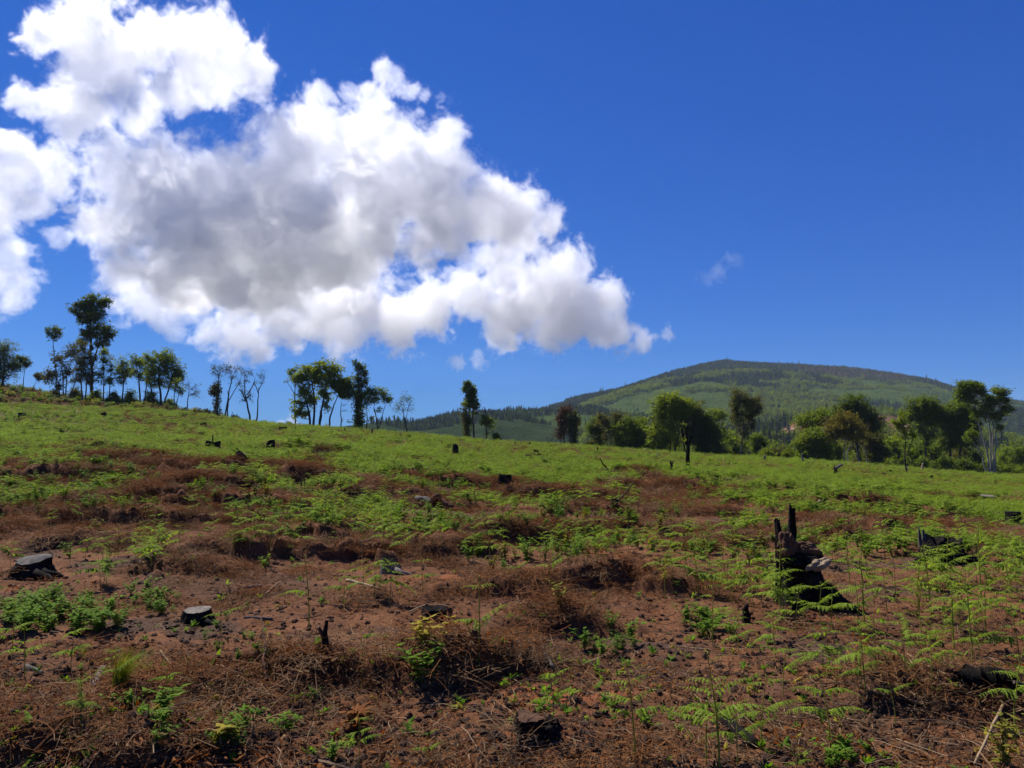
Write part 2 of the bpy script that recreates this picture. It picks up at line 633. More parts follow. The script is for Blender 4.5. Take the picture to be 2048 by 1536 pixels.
def leaves_np(g, centers, per, rad, size, flat=.6, aspect=.5):
    """small pointed leaf faces gathered in clumps round the given centres"""
    C = np.repeat(np.asarray(centers), per, axis=0)
    n = len(C)
    off = g.normal(0, 1, (n, 3)) * (np.repeat(rad, per)[:, None] if np.ndim(rad) else rad) * np.array([.62, .62, .52])
    C = C + off
    nrm = g.normal(0, 1, (n, 3))
    nrm[:, 2] = np.abs(nrm[:, 2]) + flat
    nrm /= np.linalg.norm(nrm, axis=1)[:, None]
    t = g.normal(0, 1, (n, 3))
    a = np.cross(nrm, t)
    a /= np.linalg.norm(a, axis=1)[:, None]
    b = np.cross(nrm, a)
    s = size * g.uniform(.6, 1.3, (n, 1))
    V = np.stack([C - a * s, C + b * s * aspect - a * s * .1, C + a * s, C - b * s * aspect - a * s * .1], 1).reshape(-1, 3)
    Q = np.arange(4 * n).reshape(n, 4)
    return V, Q


def crook(a, b, k, amp, rnd, sag=0.0):
    """k+1 points of a slightly crooked limb from a to b"""
    L_ = (b - a).length
    out = []
    ph = Vector((rnd.uniform(-1, 1), rnd.uniform(-1, 1), rnd.uniform(-.4, .4)))
    for i in range(k + 1):
        t = i / k
        p = a.lerp(b, t) + ph * (amp * L_ * math.sin(math.pi * t))
        p += Vector((rnd.uniform(-1, 1), rnd.uniform(-1, 1), rnd.uniform(-.5, .5))) * (amp * .35 * L_ * (1 if 0 < i < k else 0))
        p.z += sag * L_ * math.sin(math.pi * t)
        out.append(p)
    return out


def tree(name, label, d, trunks, blobs, leaf="mid", bark=None, tr=.12, tw=17, clump=14, size=.135, crad=.40, group=None, seed=0,
         cat="tree", extra=None, snap=True, flat=.6, twig_leaf=1.0, limb_from=.45):
    """trunks: polylines in photograph pixels at distance d; blobs: (px, py, rx, ry[, leaf share]) crown masses in pixels.
    A limb runs from the nearest trunk into every mass and splits into twigs, each ending in a clump of leaves."""
    rnd = random.Random(seed * 7 + 3)
    g = np.random.RandomState(seed * 13 + 5)
    k = d / FPX * (1.24 if group == ROW_R else 1.0)
    bx = at_depth(trunks[0][0][0], trunks[0][0][1], d)
    zg = ground_z(bx.x, d)
    dz = zg - bx.z if snap else 0.0
    base = Vector((bx.x, d, zg))

    def W(px, py, dy=0.0):
        p = at_depth(px, py, d)
        return Vector((p.x - base.x, dy, p.z + dz - base.z))
    mb = MB()
    tpts = []
    toph = min(min(p[1] for p in tl) for tl in trunks)
    for ti, tl in enumerate(trunks):
        dy = 0.0 if ti == 0 else rnd.uniform(-.5, .5)
        w0 = [W(p[0], p[1], dy * (1 if i else .6) + rnd.uniform(-.15, .15) * (1 if i else 0)) for i, p in enumerate(tl)]
        w0[0].z = min(w0[0].z, 0) if (ti == 0 or abs(tl[0][1] - trunks[0][0][1]) < 6) else w0[0].z
        start_low = w0[0].z < .3
        if start_low:
            w0[0].z = -.25 + ground_z(base.x + w0[0].x, d + w0[0].y) - zg
        dense = []
        for a, b in zip(w0[:-1], w0[1:]):
            seg = crook(a, b, 5, .035, rnd)
            dense += seg[:-1]
        dense.append(w0[-1])
        H = len(dense)
        r0 = tr * (1.0 if ti == 0 else rnd.uniform(.7, 1.0)) * (1 if start_low else .6)
        rad = [max(.012, r0 * (1 - .72 * i / H)) * (1.5 if (i == 0 and start_low) else 1.12 if (i == 1 and start_low) else 1) for i in range(H)]
        mb.tube(dense, rad, 7)
        tpts += [(p, r) for p, r in zip(dense, rad)]
    centers, crs = [], []
    zs = [p.z for p, r in tpts]
    zmax = max(zs)
    for bi, bl in enumerate(blobs):
        px, py, rx, ry = bl[:4]
        share = bl[4] if len(bl) > 4 else 1.0
        rw, rh = rx * k * BLOB, ry * k * BLOB * 1.18
        ryd = rw * rnd.uniform(.75, 1.05)
        c = W(px, py, rnd.uniform(-.4, .4) * rw)
        # limb start: trunk point below and close
        best = min(tpts, key=lambda q: (q[0] - c).length + (3.0 * max(0, q[0].z - (c.z - .2 * rh))) + (2 if q[0].z < zmax * limb_from * .6 else 0))
        limb = crook(best[0], c, 6, .08, rnd, sag=.04)
        r1 = max(.014, min(best[1] * .6, .02 + .02 * (rw + rh)))
        mb.tube(limb, [r1 * (1 - .6 * i / 6) for i in range(7)], 5)
        nt_ = max(5, int(1.25 * tw * (rw * rh) ** .62))
        for q in range(nt_):
            # point within the ellipsoid, more towards its shell
            v = Vector((rnd.gauss(0, 1), rnd.gauss(0, 1), rnd.gauss(0, 1))).normalized() * (rnd.random() ** .45)
            e = c + Vector((v.x * rw, v.y * ryd, v.z * rh))
            s = limb[rnd.randint(2, 6)]
            if e.z < s.z - .3 * rh:
                s = limb[rnd.randint(2, 4)]
            tp = crook(s, e, 4, .10, rnd, sag=.05)
            rt = max(.010, r1 * .38)
            mb.tube(tp, [rt * (1 - .7 * i / 4) for i in range(5)], 4, cap=False)
            # side twigs
            for z in range(2):
                s2 = tp[rnd.randint(1, 3)]
                e2 = s2 + Vector((rnd.gauss(0, 1), rnd.gauss(0, 1), rnd.gauss(.4, .7))) * (.22 * (rw + rh) * .5)
                mb.tube(crook(s2, e2, 3, .12, rnd), [rt * .55, rt * .45, rt * .35, .005], 3, cap=False)
                if rnd.random() < .6 * share:
                    centers.append(e2); crs.append(crad * .75)
            if rnd.random() < share:
                centers.append(e); crs.append(crad)
                if rnd.random() < .6:
                    centers.append(tp[3]); crs.append(crad * .8)
    root = empty(name, base)
    mb.build("trunk", bark or BARK, root)
    if centers and clump > 0:
        if group != ROW_R and cat == "tree" and not name.startswith("woodland"):
            clump, crs = max(6, int(clump * .62)), [q_ * .85 for q_ in crs]
        V, Q = leaves_np(g, [tuple(c) for c in centers], clump, np.array(crs), size, flat)
        quads_obj("crown", V, Q, LEAF[leaf], root)
    if extra:
        extra(root, W, rnd, g)
    tag(root, label, cat, group)
    return root


def drape(leaf, blobs, n, clump=14, size=.14, crad=.3, name="climber"):
    """leafy climber hanging on a trunk: columns of clumps (px0, py0, px1, py1, width px)"""
    def f(root, W, rnd, g):
        cs = []
        for a in blobs:
            for i in range(n):
                t = rnd.random()
                p = W(a[0] + (a[2] - a[0]) * t + rnd.gauss(0, a[4] * .4), a[1] + (a[3] - a[1]) * t, rnd.gauss(0, .35))
                cs.append(tuple(p))
        V, Q = leaves_np(g, cs, clump, crad, size, .2)
        quads_obj(name, V, Q, LEAF[leaf], root)
    return f


def palm_skirt(px, py, n=90, L_=1.35):
    """drooping dry leaves round a palm's neck"""
    def f(root, W, rnd, g):
        V, F = [], []
        c = W(px, py, -.6)
        for i in range(n):
            an = rnd.uniform(0, 6.283)
            d = Vector((math.cos(an), math.sin(an), 0))
            l = L_ * rnd.uniform(.6, 1.1)
            rise = rnd.uniform(-.1, .9)
            side = Vector((-d.y, d.x, 0))
            b = len(V)
            for q in range(6):
                t = q / 5
                p = c + d * (l * .75 * t) + Vector((0, 0, l * (rise * t - .95 * t * t)))
                wd = .05 * (1 - .75 * t)
                V.append(p + side * wd); V.append(p - side * wd)
            for q in range(5):
                F.append((b + 2 * q, b + 2 * q + 1, b + 2 * q + 3, b + 2 * q + 2))
        mesh_obj("dry_leaf_skirt", V, F, LEAF["olive"], root)
    return f


T = tree
# ---- left ridge
T("evergreen_tree", "dark broad evergreen cut by the left edge of the photo", 120, [[(4, 772), (8, 740), (6, 700)]],
  [(8, 690, 22, 24), (24, 715, 20, 18), (-8, 720, 26, 30), (10, 745, 22, 14, .8), (32, 722, 12, 10), (-30, 700, 30, 34)], "dark", BARK_D, tr=.22, group=ROW_L, seed=1, clump=18)
T("small_umbrella_tree", "small flat-topped tree standing alone right of the far-left evergreen", 118, [[(44, 805), (46, 770), (48, 748)]],
  [(44, 738, 10, 5), (54, 745, 9, 6), (40, 734, 6, 4)], "dark", BARK_D, tr=.07, group=ROW_L, seed=2, crad=.28, clump=24)
T("leaning_sapling", "thin sapling leaning right with a small loose crown", 125, [[(62, 775), (68, 758), (76, 746)]],
  [(82, 742, 10, 8, .8), (90, 746, 8, 6, .7), (76, 738, 6, 5, .8)], "olive", BARK_D, tr=.06, group=ROW_L, seed=3, crad=.28, clump=18)
T("slim_tree", "slim tall tree with a small round umbrella top left of the tallest tree", 112, [[(119, 815), (113, 760), (107, 715), (105, 700)]],
  [(96, 680, 11, 9, .7), (112, 678, 12, 9, .8), (104, 690, 10, 9, .5), (104, 671, 14, 4, .8), (118, 684, 6, 8, .6)], "dark", BARK, tr=.11, group=ROW_L, seed=4, crad=.26, clump=16, size=.12)
T("scraggly_tree", "many-stemmed scraggly grey tree in front of the slim umbrella-topped tree", 108, [[(128, 820), (126, 780), (120, 745)], [(130, 820), (136, 770), (146, 735)], [(134, 820), (150, 790), (160, 765)], [(122, 820), (116, 780), (110, 755)]],
  [(120, 735, 16, 18, .7), (145, 722, 16, 16, .7), (105, 770, 14, 14, .7), (156, 756, 14, 14, .8), (132, 760, 18, 18, .6), (98, 768, 8, 10, .9), (118, 790, 14, 12, .6)], "olive", BARK, tr=.10, group=ROW_L, seed=5, clump=18, size=.14, tw=16)
T("tall_tree", "tallest tree on the left ridge with a high dark ragged crown", 116, [[(186, 822), (184, 760), (182, 700), (181, 650), (180, 620)], [(184, 745), (196, 700), (204, 670)], [(183, 715), (172, 680), (166, 655)]],
  [(180, 618, 16, 14), (158, 630, 16, 12, .8), (144, 632, 9, 8, .7), (205, 622, 14, 11, .8), (214, 618, 8, 6, .8), (165, 655, 18, 14), (195, 648, 18, 16), (205, 675, 20, 14), (185, 680, 18, 14, .8),
   (215, 690, 12, 10, .9), (165, 685, 14, 12, .7), (200, 702, 14, 8, .7), (176, 640, 14, 14), (160, 700, 10, 10, .5)], "dark", BARK_D, tr=.26, group=ROW_L, seed=6, clump=22, size=.17, crad=.4)
T("vine_covered_tree", "olive vine-covered tree at the foot of the tallest tree, on its left", 110, [[(164, 822), (162, 770), (166, 720)], [(170, 822), (176, 770), (172, 735)]],
  [(165, 715, 14, 16, .6), (155, 740, 14, 16, .7), (178, 735, 14, 18, .8), (168, 765, 16, 18, .7), (150, 775, 10, 14, .5), (182, 770, 10, 18, .6)], "olive", BARK, tr=.11, group=ROW_L, seed=7, clump=24, tw=16)
T("vine_covered_tree", "brownish thin-leaved tree at the foot of the tallest tree, on its right", 109, [[(207, 826), (206, 780), (203, 735)], [(214, 826), (216, 780), (220, 745)]],
  [(205, 735, 10, 16, .5), (218, 745, 9, 16, .5), (198, 765, 12, 16, .6), (214, 775, 12, 16, .6), (207, 720, 8, 6, 1)], "mid", BARK, tr=.10, group=ROW_L, seed=8, clump=22, tw=16)
T("round_tree", "small green tree first in the dense clump right of the tallest tree", 108, [[(244, 828), (246, 790), (245, 755)]],
  [(246, 742, 16, 14), (236, 757, 12, 12), (256, 765, 12, 14, .9), (240, 775, 9, 10, .7)], "mid", BARK_D, tr=.12, group=ROW_L, seed=9)
T("round_tree", "middle green tree of the dense clump on the left ridge", 112, [[(281, 832), (278, 790), (272, 750)], [(285, 832), (290, 790), (292, 760)]],
  [(268, 740, 16, 13), (285, 745, 18, 14), (258, 757, 12, 12), (300, 758, 14, 14), (275, 770, 14, 12, .8), (295, 780, 12, 10, .7)], "mid", BARK_D, tr=.15, group=ROW_L, seed=10)
T("round_tree", "largest rounded green crown at the right end of the dense clump on the left ridge", 108, [[(322, 836), (318, 790), (318, 745)], [(326, 836), (336, 800), (345, 765)], [(316, 836), (304, 800), (298, 775)]],
  [(322, 730, 24, 14), (342, 738, 20, 15), (300, 738, 16, 13), (355, 757, 15, 16), (330, 757, 24, 17), (306, 765, 18, 15), (345, 778, 18, 14), (320, 785, 20, 14, .8), (362, 770, 8, 10)], "bright", BARK_D, tr=.18, group=ROW_L, seed=11, clump=18)
T("thin_tree", "thin tree at the right foot of the dense clump with sparse low leaves", 104, [[(347, 838), (349, 800), (353, 778)], [(350, 838), (355, 810), (362, 790)]],
  [(352, 785, 8, 14, .6), (362, 797, 8, 8, .7)], "mid", BARK_D, tr=.07, group=ROW_L, seed=12)
T("bare_round_tree", "small bare tree with a fine rounded twig crown between the clumps", 106, [[(374, 838), (376, 810), (378, 792)]],
  [(378, 778, 10, 10, .25), (392, 784, 11, 12, .25), (370, 785, 6, 10, .25), (398, 798, 8, 10, .25), (385, 800, 12, 8, .2)], "grey", BARK, tr=.09, group=ROW_L, seed=13, tw=16, clump=9, size=.09)
T("ivy_clad_bare_tree", "bare flat-topped tree with ivy on its trunk, leftmost of the bare group", 102, [[(434, 838), (436, 800), (436, 770), (438, 745)], [(428, 838), (430, 800), (432, 785)]],
  [(430, 738, 12, 7, .45), (446, 734, 14, 6, .45), (436, 750, 12, 10, .35), (456, 740, 10, 9, .3), (424, 745, 6, 8, .3)], "grey", BARK_D, tr=.13, group=ROW_L, seed=14, tw=18, clump=10, size=.1,
  extra=drape("olive", [(434, 835, 436, 760, 8), (432, 770, 428, 790, 8)], 70))
T("bare_tree", "bare tree with a wide V of fine upswept branches beside the ivy-clad one", 101, [[(449, 840), (455, 800), (460, 770), (466, 750)], [(456, 800), (470, 775), (480, 758)], [(458, 838), (459, 800), (458, 780)]],
  [(455, 738, 14, 9, .25), (474, 735, 15, 9, .25), (488, 742, 10, 10, .2), (465, 755, 16, 12, .15), (480, 765, 12, 12, .15)], "grey", BARK_D, tr=.12, group=ROW_L, seed=15, tw=20, clump=8, size=.09)
T("bare_tree", "bare leaning tree with leaf tufts halfway up its dark trunk", 99, [[(502, 846), (496, 810), (490, 780), (490, 755)], [(492, 785), (503, 765), (508, 752)], [(494, 800), (484, 780), (478, 772)]],
  [(488, 740, 9, 8, .25), (502, 742, 10, 8, .25), (494, 755, 10, 9, .2), (484, 778, 7, 9, .5), (500, 785, 8, 10, .5), (488, 795, 8, 8, .4)], "grey", BARK_D, tr=.14, group=ROW_L, seed=16, tw=16, clump=10, size=.1)
T("bare_tree", "rightmost bare tree of the group with a curved foot and brushlike crown", 99, [[(508, 847), (514, 832), (516, 800), (517, 770)], [(517, 775), (524, 760), (530, 748)], [(516, 782), (510, 768), (506, 760)]],
  [(516, 745, 8, 9, .2), (527, 748, 8, 9, .2), (520, 760, 10, 8, .15), (510, 762, 6, 8, .15)], "grey", BARK_D, tr=.12, group=ROW_L, seed=17, tw=18, clump=8, size=.09)
for i, (bx, by, rx, ry, lf, lab) in enumerate([
        (396, 836, 15, 10, "grey", "low grey bush under the bare round tree"), (472, 838, 10, 12, "grey", "pale low bush between the bare trees"),
        (577, 852, 7, 10, "mid", "small dark conical bush left of the big dense crest tree"), (557, 852, 8, 6, "dark", "dark low hump of brush on the crest, in the gap left of the big tree")]):
    T("bush", lab, 99, [[(bx, by), (bx, by - ry * .8)]], [(bx, by - ry * .7, rx * .7, ry * .6), (bx - rx * .5, by - ry * .4, rx * .5, ry * .5), (bx + rx * .5, by - ry * .4, rx * .5, ry * .5)],
      lf, BARK_D, tr=.05, group="bushes on the crest", seed=30 + i, cat="bush", crad=.3)
for i, (bx, by, rx, ry, lf, lab) in enumerate([
        (150, 822, 18, 16, "olive", "olive bush under the scraggly many-stemmed tree"), (190, 825, 18, 16, "mid", "bush hiding the foot of the tallest tree"),
        (228, 828, 16, 18, "mid", "green bush left of the dense clump on the left ridge"), (262, 832, 18, 18, "mid", "bush under the first trees of the dense clump"),
        (302, 836, 20, 20, "bright", "bright bush under the middle of the dense clump"), (338, 840, 16, 14, "dark", "dark bush under the right end of the dense clump"),
        (110, 818, 14, 12, "olive", "small olive bush at the foot of the slim umbrella-topped tree"), (412, 842, 14, 9, "grey", "low grey bush left of the ivy-clad bare tree")]):
    T("bush", lab, 114 - i, [[(bx, by), (bx, by - ry * .8)]], [(bx, by - ry * .8, rx * .7, ry * .6), (bx - rx * .5, by - ry * .4, rx * .5, ry * .5), (bx + rx * .5, by - ry * .4, rx * .5, ry * .5), (bx, by - ry * 1.3, rx * .4, ry * .4, .7)],
      lf, BARK_D, tr=.05, group="bushes on the left ridge", seed=130 + i, cat="bush", crad=.36)
# ---- middle of the crest
T("thin_tree", "thin half-bare tree at the left side of the big dense crest tree", 98, [[(590, 855), (589, 810), (590, 775), (592, 745)], [(589, 785), (579, 768), (572, 758)]],
  [(590, 738, 12, 10, .6), (580, 745, 7, 8, .7), (596, 755, 12, 10, .7), (574, 760, 5, 8, .1)], "mid", BARK_D, tr=.10, group=ROW_C, seed=40)
T("spreading_tree", "big dense spreading tree with many stems, largest on the middle crest", 97,
  [[(628, 858), (629, 820), (627, 780), (624, 750)], [(634, 858), (640, 820), (648, 780), (655, 755)], [(622, 858), (620, 825), (612, 795), (605, 780)], [(638, 856), (645, 830), (646, 800)]],
  [(640, 735, 22, 14), (615, 740, 18, 12), (660, 738, 20, 15), (600, 755, 16, 12), (635, 758, 24, 15), (668, 760, 20, 15), (685, 765, 17, 14), (612, 780, 18, 13), (596, 805, 14, 12, .9), (620, 800, 18, 14, .9),
   (650, 785, 18, 12), (590, 825, 10, 8, .7), (605, 825, 14, 10, .7), (690, 778, 14, 10), (655, 810, 8, 10, .5)], "bright", BARK_D, tr=.17, group=ROW_C, seed=41, clump=18, size=.16)
T("curved_tree", "tree with a curved bare trunk under a dark crown right of the big dense tree", 97, [[(659, 860), (660, 830), (668, 805), (677, 788)]],
  [(678, 772, 16, 14), (692, 775, 15, 13), (700, 765, 12, 12), (690, 790, 12, 8), (705, 785, 8, 7)], "dark", BARK_D, tr=.13, group=ROW_C, seed=42, clump=21)
T("dead_snag_tree", "leafless crooked snag with hanging twigs between the curved and the ivy-clad tree", 97, [[(682, 862), (683, 835), (681, 820), (684, 800)]],
  [(690, 818, 9, 7, 0), (692, 805, 9, 6, 0), (686, 835, 6, 5, 0)], "dark", BARK_D, tr=.09, group=ROW_C, seed=43, clump=0, tw=12)
T("ivy_clad_tree", "tall columnar ivy-clad tree right of the big dense crest tree", 96, [[(717, 866), (717, 830), (718, 780), (716, 740)], [(718, 790), (726, 765), (730, 745)]],
  [(714, 728, 8, 10), (724, 738, 9, 10), (732, 745, 6, 7, .9), (716, 752, 9, 11), (722, 770, 11, 14), (718, 795, 12, 16), (730, 760, 6, 10, .8), (709, 770, 6, 8, .7)], "dark", BARK_D, tr=.16, group=ROW_C, seed=44, clump=16,
  extra=drape("mid", [(718, 862, 717, 780, 10)], 160, clump=18))
T("thin_tree", "short thin tree between the ivy-clad and the leaning tree", 95, [[(733, 866), (735, 835), (734, 812)], [(735, 845), (742, 835), (744, 832)]],
  [(735, 800, 10, 12, .8), (740, 785, 10, 10, .9), (730, 785, 7, 8, .8), (744, 835, 5, 5, .2)], "mid", BARK_D, tr=.09, group=ROW_C, seed=45)
T("leaning_tree", "leaning tree with a flat tilted crown reaching right on the crest", 95, [[(757, 868), (754, 840), (748, 815)], [(757, 862), (764, 835), (771, 812), (775, 802)]],
  [(755, 782, 16, 9), (742, 778, 12, 8), (768, 792, 12, 8), (778, 797, 8, 5), (750, 797, 14, 8, .8), (758, 818, 8, 6, .4)], "mid", BARK_D, tr=.11, group=ROW_C, seed=46)
T("bare_small_tree", "small almost bare tree with drooping fine twigs standing apart on the crest", 93, [[(817, 875), (812, 855), (808, 838), (806, 822)], [(811, 850), (815, 830), (818, 815)]],
  [(800, 805, 10, 12, .45), (812, 800, 10, 10, .5), (820, 815, 7, 14, .4), (792, 820, 8, 14, .4), (806, 822, 9, 12, .3)], "dark", BARK_D, tr=.09, group=ROW_C, seed=47, tw=15, clump=8, size=.11)
T("bare_sapling", "tiny bare forked sapling on the skyline left of the tall slim tree", 150, [[(893, 862), (890, 838), (886, 825)]],
  [(883, 822, 5, 4, 0), (889, 820, 4, 4, 0)], "dark", BARK_D, tr=.07, group=ROW_C, seed=48, clump=0)
T("tall_slim_tree", "tall slim tree with a ragged narrow crown, alone on the middle crest", 96, [[(948, 884), (947, 850), (946, 820), (943, 790), (938, 768)]],
  [(935, 766, 8, 8), (930, 775, 7, 8), (942, 780, 11, 10), (950, 785, 7, 8, .8), (936, 795, 12, 11), (950, 800, 9, 9), (942, 810, 12, 9, .8), (930, 808, 8, 8, .7), (955, 815, 6, 6, .6), (952, 825, 5, 6, .5)], "dark", BARK, tr=.14, group=ROW_C, seed=49, clump=24, crad=.34)
T("vine_covered_tree", "olive vine-hung thin tree touching the tall slim crest tree on its left", 95, [[(932, 884), (934, 850), (933, 825)], [(938, 884), (937, 850), (936, 830)]],
  [(930, 835, 8, 9, .8), (938, 845, 8, 9, .7), (928, 818, 6, 10, .4), (934, 860, 6, 8, .5)], "olive", BARK, tr=.09, group=ROW_C, seed=50, extra=drape("olive", [(933, 878, 932, 830, 6)], 50))
T("crooked_tree", "small tree with a crooked bare top right of the tall slim crest tree", 95, [[(974, 884), (973, 850), (972, 825), (969, 810)]],
  [(968, 840, 9, 9, .9), (980, 845, 10, 10, .8), (972, 830, 8, 7, .7), (984, 838, 6, 5, .8), (972, 862, 7, 6, .4), (968, 810, 3, 3, 0)], "mid", BARK, tr=.10, group=ROW_C, seed=51)
T("bush", "small yellow-green upright bush at the foot of the plantation hillside", 93, [[(993, 886), (993, 868)]],
  [(992, 872, 6, 7), (995, 878, 6, 7), (990, 884, 5, 4)], "bright", BARK, tr=.05, group="bushes on the crest", seed=52, cat="bush", crad=.25)
# ---- right edge
T("withered_tree", "withered reddish-brown drooping tree, first of the right-hand row", 100, [[(1127, 902), (1127, 860), (1126, 835)]],
  [(1124, 828, 8, 9, .8), (1132, 825, 8, 9, .7), (1122, 845, 9, 11, .8), (1133, 848, 7, 12, .8), (1124, 865, 8, 10, .5), (1116, 872, 4, 8, .4)], "rust", BARK, tr=.11, group=ROW_R, seed=60, flat=0)
T("ivy_column_tree", "narrow ivy-covered olive tree standing against the withered brown one", 99, [[(1147, 904), (1147, 870), (1146, 845)], [(1143, 904), (1144, 875), (1143, 860)]],
  [(1145, 835, 7, 9), (1149, 850, 7, 10), (1143, 862, 7, 10), (1149, 875, 6, 10, .8)], "olive", BARK, tr=.13, group=ROW_R, seed=61, extra=drape("olive", [(1147, 900, 1147, 850, 5)], 60))
T("leaning_snag_tree", "thin leafless snag leaning right, left of the withered brown tree", 99, [[(1096, 898), (1104, 880), (1112, 862)]],
  [(1113, 858, 5, 4, 0), (1104, 872, 4, 4, 0)], "dark", BARK, tr=.06, group=ROW_R, seed=62, clump=0)
T("sparse_tree", "sparse grey tree with thin forked branches left of the dense rounded one", 102, [[(1220, 905), (1221, 870), (1214, 850)], [(1221, 872), (1232, 850), (1238, 838)], [(1217, 905), (1212, 880), (1206, 862)]],
  [(1208, 842, 14, 10, .6), (1236, 836, 14, 10, .6), (1222, 850, 12, 10, .4), (1198, 835, 8, 6, .6), (1244, 850, 10, 12, .6), (1210, 868, 10, 10, .4)], "olive", BARK, tr=.11, group=ROW_R, seed=63, clump=16)
T("round_tree", "low dense rounded tree left of the tall leaning one on the right edge", 101, [[(1255, 908), (1255, 880), (1256, 860)], [(1250, 908), (1246, 885), (1242, 872)]],
  [(1258, 850, 16, 12), (1242, 862, 14, 12), (1272, 860, 14, 13), (1256, 875, 18, 13), (1238, 885, 12, 10, .9), (1278, 882, 12, 14), (1260, 895, 16, 9, .9), (1284, 868, 8, 12)], "mid", BARK, tr=.13, group=ROW_R, seed=64, clump=18)
T("leafy_tree", "tall bright green tree with a dark leaning trunk behind the charred trunk tree", 98, [[(1344, 914), (1352, 890), (1358, 865), (1352, 835), (1345, 810)], [(1338, 914), (1342, 890), (1340, 870)]],
  [(1335, 802, 18, 10), (1350, 808, 20, 12), (1320, 815, 16, 12), (1372, 812, 16, 12), (1340, 825, 22, 13), (1316, 835, 12, 9), (1362, 832, 16, 12), (1330, 850, 14, 9, .7), (1312, 868, 16, 12), (1325, 880, 14, 12), (1306, 885, 9, 8), (1345, 860, 10, 10, .6), (1350, 880, 9, 9, .6)],
  "bright", BARK_D, tr=.17, group=ROW_R, seed=65, clump=19)
T("olive_tree", "broad dull olive tree between the tall bright green tree and the very dark rounded one", 99, [[(1377, 915), (1375, 890), (1373, 870), (1371, 845)], [(1374, 885), (1384, 865), (1386, 845)], [(1372, 915), (1366, 885), (1362, 850)]],
  [(1374, 812, 20, 12, .9), (1392, 820, 16, 12, .9), (1362, 822, 14, 11, .8), (1378, 836, 20, 13, .9), (1400, 840, 12, 12, .9), (1366, 850, 13, 12, .7), (1388, 858, 14, 11, .8), (1376, 872, 14, 10, .7), (1396, 866, 10, 10, .8)], "olive", BARK_D, tr=.15, group=ROW_R, seed=66, clump=16)
T("charred_trunk_tree", "slender burnt tree in the field with a thick charred trunk and thin bare stems", 37, [[(1377, 962), (1376, 940), (1376, 910), (1374, 888), (1373, 865)], [(1375, 905), (1382, 880), (1384, 855)], [(1375, 900), (1367, 875), (1365, 860)]],
  [(1372, 888, 6, 5, .3), (1384, 860, 6, 8, .12), (1366, 862, 6, 8, .12), (1376, 856, 8, 8, .12)], "bright", BARK_CH, tr=.135, seed=86, clump=10, size=.05, crad=.14, tw=30)
T("round_tree", "very dark dense rounded tree right of the charred trunk tree", 99, [[(1408, 918), (1410, 890), (1410, 865)], [(1415, 918), (1420, 895), (1424, 875)]],
  [(1405, 908, 14, 9), (1425, 908, 12, 10), (1415, 838, 12, 8), (1402, 850, 14, 12), (1420, 858, 14, 12), (1410, 872, 20, 13), (1428, 882, 12, 14), (1400, 885, 14, 14), (1418, 898, 16, 12), (1432, 868, 9, 10), (1395, 868, 10, 12)], "dark", BARK_D, tr=.15, group=ROW_R, seed=67, clump=22)
T("flat_topped_tree", "pale flat-topped tree seen behind the very dark rounded one", 125, [[(1412, 905), (1420, 870), (1428, 835), (1432, 815)], [(1424, 845), (1438, 825), (1442, 812)]],
  [(1428, 802, 16, 6, .7), (1442, 806, 12, 6, .7), (1414, 808, 10, 6, .7), (1446, 800, 8, 5, .7), (1432, 815, 14, 5, .4)], "bright", BARK, tr=.13, group=ROW_R, seed=68, clump=16)
T("sparse_tall_tree", "tall thin-leaved olive tree with a skirt of dry palm leaves at mid height", 97, [[(1479, 925), (1484, 895), (1487, 860), (1488, 825)], [(1486, 880), (1496, 850), (1503, 820)], [(1485, 890), (1476, 850), (1472, 820)]],
  [(1480, 798, 14, 12, .7), (1470, 815, 10, 14, .7), (1492, 812, 13, 14, .6), (1508, 808, 12, 12, .6), (1480, 835, 14, 12, .5), (1502, 835, 12, 12, .5), (1518, 825, 10, 10, .5), (1490, 855, 14, 10, .4), (1470, 840, 8, 12, .5), (1508, 855, 8, 8, .4)],
  "olive", BARK, tr=.14, group=ROW_R, seed=69, clump=18, size=.13, extra=palm_skirt(1486, 872))
T("round_tree", "broad dense dark green tree low at the field edge, left of the willowy pale-stemmed tree", 97, [[(1627, 932), (1626, 910), (1624, 890)], [(1636, 932), (1640, 910), (1646, 895)]],
  [(1622, 882, 18, 13), (1606, 895, 15, 14), (1640, 888, 15, 13), (1625, 905, 20, 14), (1648, 905, 12, 14), (1610, 915, 14, 10), (1655, 918, 12, 12), (1638, 872, 10, 8)], "mid", BARK_D, tr=.13, group=ROW_R, seed=70, clump=21)
T("flat_topped_tree", "wide flat-topped acacia-like tree on the right edge, spreading leftward", 112, [[(1672, 915), (1662, 885), (1650, 862), (1636, 840)], [(1660, 880), (1668, 855), (1672, 835)]],
  [(1618, 812, 22, 8), (1642, 808, 22, 8), (1600, 820, 14, 7, .9), (1665, 812, 16, 8), (1630, 824, 22, 7, .8), (1610, 834, 16, 6, .7), (1655, 828, 16, 7, .6)], "mid", BARK_D, tr=.15, group=ROW_R, seed=71, clump=17)
T("dome_tree", "tall dark dome-crowned tree right of the flat-topped one", 108, [[(1718, 925), (1716, 880), (1712, 840), (1708, 810)], [(1716, 870), (1730, 845), (1738, 830)]],
  [(1706, 792, 20, 12), (1690, 805, 18, 13), (1725, 806, 20, 13), (1708, 820, 24, 14), (1740, 825, 18, 14), (1684, 825, 16, 12), (1728, 842, 20, 13), (1752, 845, 12, 12), (1712, 845, 18, 12, .9), (1748, 862, 12, 9, .8)], "dark", BARK_D, tr=.2, group=ROW_R, seed=72, clump=19)
